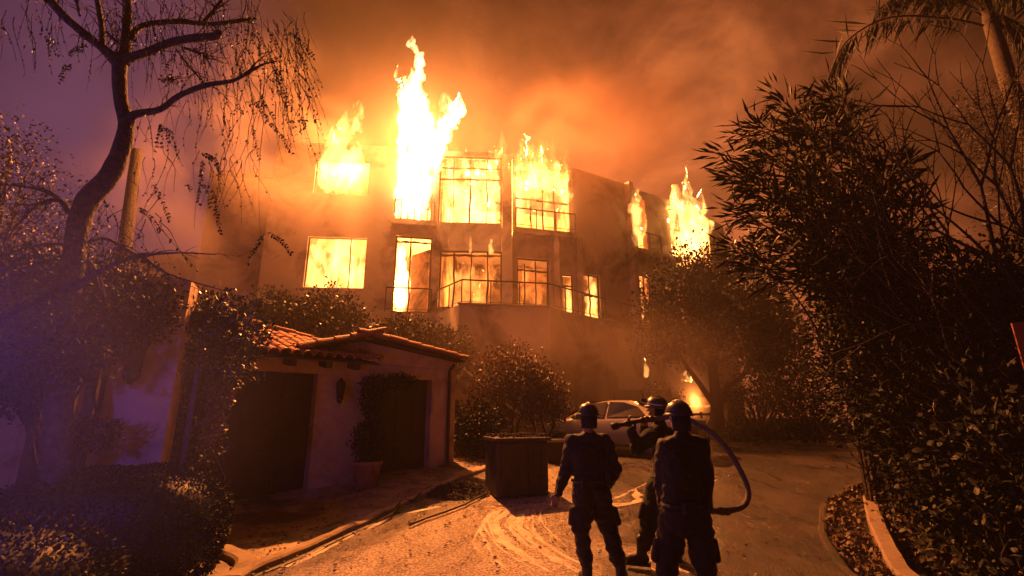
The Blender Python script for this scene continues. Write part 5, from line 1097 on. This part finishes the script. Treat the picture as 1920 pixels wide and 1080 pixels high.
J1 = jn(5.65, head=(1103, 782), neck=(1103, 815), chest=(1104, 858), pel=(1109, 915), shL=(1073, 829), shR=(1134, 829), elL=(1061, 880, .0), wrL=(1046, 925, -.05), elR=(1154, 878, .02), wrR=(1139, 912, .18), hipL=(1095, 925), hipR=(1123, 925), knL=(1090, 992, -.03), knR=(1143, 995, .03), ankL=(1101, 1075, 0), ankR=(1164, 1072, .0))
J1['ftL'] = Vector((-.25, 1, 0)); J1['ftR'] = Vector((.45, 1, 0))
person('firefighter at left seen from behind, legs apart, one arm hanging down', J1, R(12), M['cloth'], M['helmet'], 0, .35, .6, 1.1)
J2 = jn(6.1, head=(1231, 768), neck=(1238, 798), chest=(1243, 845), pel=(1242, 905), shL=(1224, 815, -.16), shR=(1250, 812, .18), elL=(1194, 842, -.2), wrL=(1183, 806, -.16), elR=(1212, 830, .2), wrR=(1206, 800, .0), hipL=(1233, 915, -.06), hipR=(1250, 915, .08), knL=(1216, 985, -.05), knR=(1262, 985, .1), ankL=(1204, 1040, -.05), ankR=(1270, 1050, .25))
J2['ftL'] = Vector((-1, .35, 0)); J2['ftR'] = Vector((-1, .4, 0)); J2['rt'] = Vector((.35, .94, 0))
person('middle firefighter in green jacket aiming the hose nozzle to the left', J2, R(62), M['cloth_green'], M['helmet2'], R(8), 1.0, 1.0, .92, gear=False, palmL=Vector((.3, .2, 1)), palmR=Vector((.2, -.2, 1)))
J3 = jn(4.75, head=(1273, 783), neck=(1277, 820), chest=(1281, 876), pel=(1284, 962), shL=(1246, 838, -.02), shR=(1313, 838, .02), elL=(1240, 910, .08), wrL=(1247, 955, .22), elR=(1324, 912, -.02), wrR=(1322, 962, .12), hipL=(1262, 975), hipR=(1306, 975), knL=(1250, 1068, 0), knR=(1322, 1066, 0), ankL=(1246, 1178, -.05), ankR=(1338, 1172, .1))
J3['ftL'] = Vector((-.4, 1, 0)); J3['ftR'] = Vector((.2, 1, 0))
person('nearest firefighter at right seen from behind in long dark coat', J3, R(28), M['cloth'], M['helmet'], 0, .7, .7, 1.18)
# nozzle and hose
def curve_pts(l):
    pts = [at(x, y, Y) for x, y, Y in l]; o = []
    for i in range(len(pts) - 1):
        p0 = pts[max(0, i - 1)]; p1 = pts[i]; p2 = pts[i + 1]; p3 = pts[min(len(pts) - 1, i + 2)]
        for k in range(6): t = k / 6; o.append(.5 * ((2 * p1) + (-p0 + p2) * t + (2 * p0 - 5 * p1 + 4 * p2 - p3) * t * t + (-p0 + 3 * p1 - 3 * p2 + p3) * t ** 3))
    return o + [pts[-1]]
hs = tag(empty('fire_hose', at(1300, 960, 5.4)), 'charged fire hose looping over the shoulder to the nozzle', 'hose')
hp_ = curve_pts([(1208, 787, 5.93), (1228, 785, 5.92), (1250, 782, 5.9), (1275, 780, 5.8), (1300, 790, 5.7), (1335, 812, 5.6), (1368, 848, 5.5), (1392, 890, 5.45), (1403, 925, 5.4), (1394, 948, 5.35), (1368, 958, 5.3), (1335, 957, 5.25), (1300, 950, 5.2), (1262, 965, 5.2), (1240, 1000, 5.3), (1236, 1050, 5.4), (1250, 1085, 5.3)])
MB().tube([p + Vector((0, 0, .004 * math.sin(i * .45))) for i, p in enumerate(hp_)], [.0295 + .0012 * math.sin(i * 1.7) for i in range(len(hp_))], 14).build('hose_line', M['hose'], hs, True)
for i in (3, 62):
    a_, d_ = hp_[i], (hp_[i + 1] - hp_[i]).normalized(); MB().lathe([(.028, -.05), (.040, -.05), (.040, -.015), (.034, -.012), (.034, .012), (.040, .015), (.040, .05), (.028, .05)], 14, a_, d_.to_track_quat('Z', 'Y').to_matrix()).build('coupling', M['metal'], hs, True)
a_ = at(1208, 787, 5.93); b2 = at(1154, 799, 5.9); d_ = (b2 - a_); q = d_.to_track_quat('Z', 'Y').to_matrix()
MB().lathe([(.001, -.03), (.036, -.03), (.038, .03), (.026, .05), (.024, .16), (.034, .18), (.034, .24), (.024, .26), (.026, .31), (.042, .34), (.044, .40), (.036, .41), (.001, .40)], 14, a_, q).build('nozzle', M['rubber'], hs, True)
m_ = a_ + d_.normalized() * .12; MB().tube([m_, m_ - Vector((0, 0, .07)), m_ - Vector((.02, 0, .12))], .015, 8).build('pistol_grip', M['rubber'], hs, True); m2 = a_ + d_.normalized() * .22
MB().tube([m2 + Vector((0, .04, 0)), m2 + Vector((.05, .02, .09)), m2 + Vector((.05, -.02, .09)), m2 + Vector((0, -.04, 0))], .009, 6).build('bale_handle', M['rubber'], hs, True)
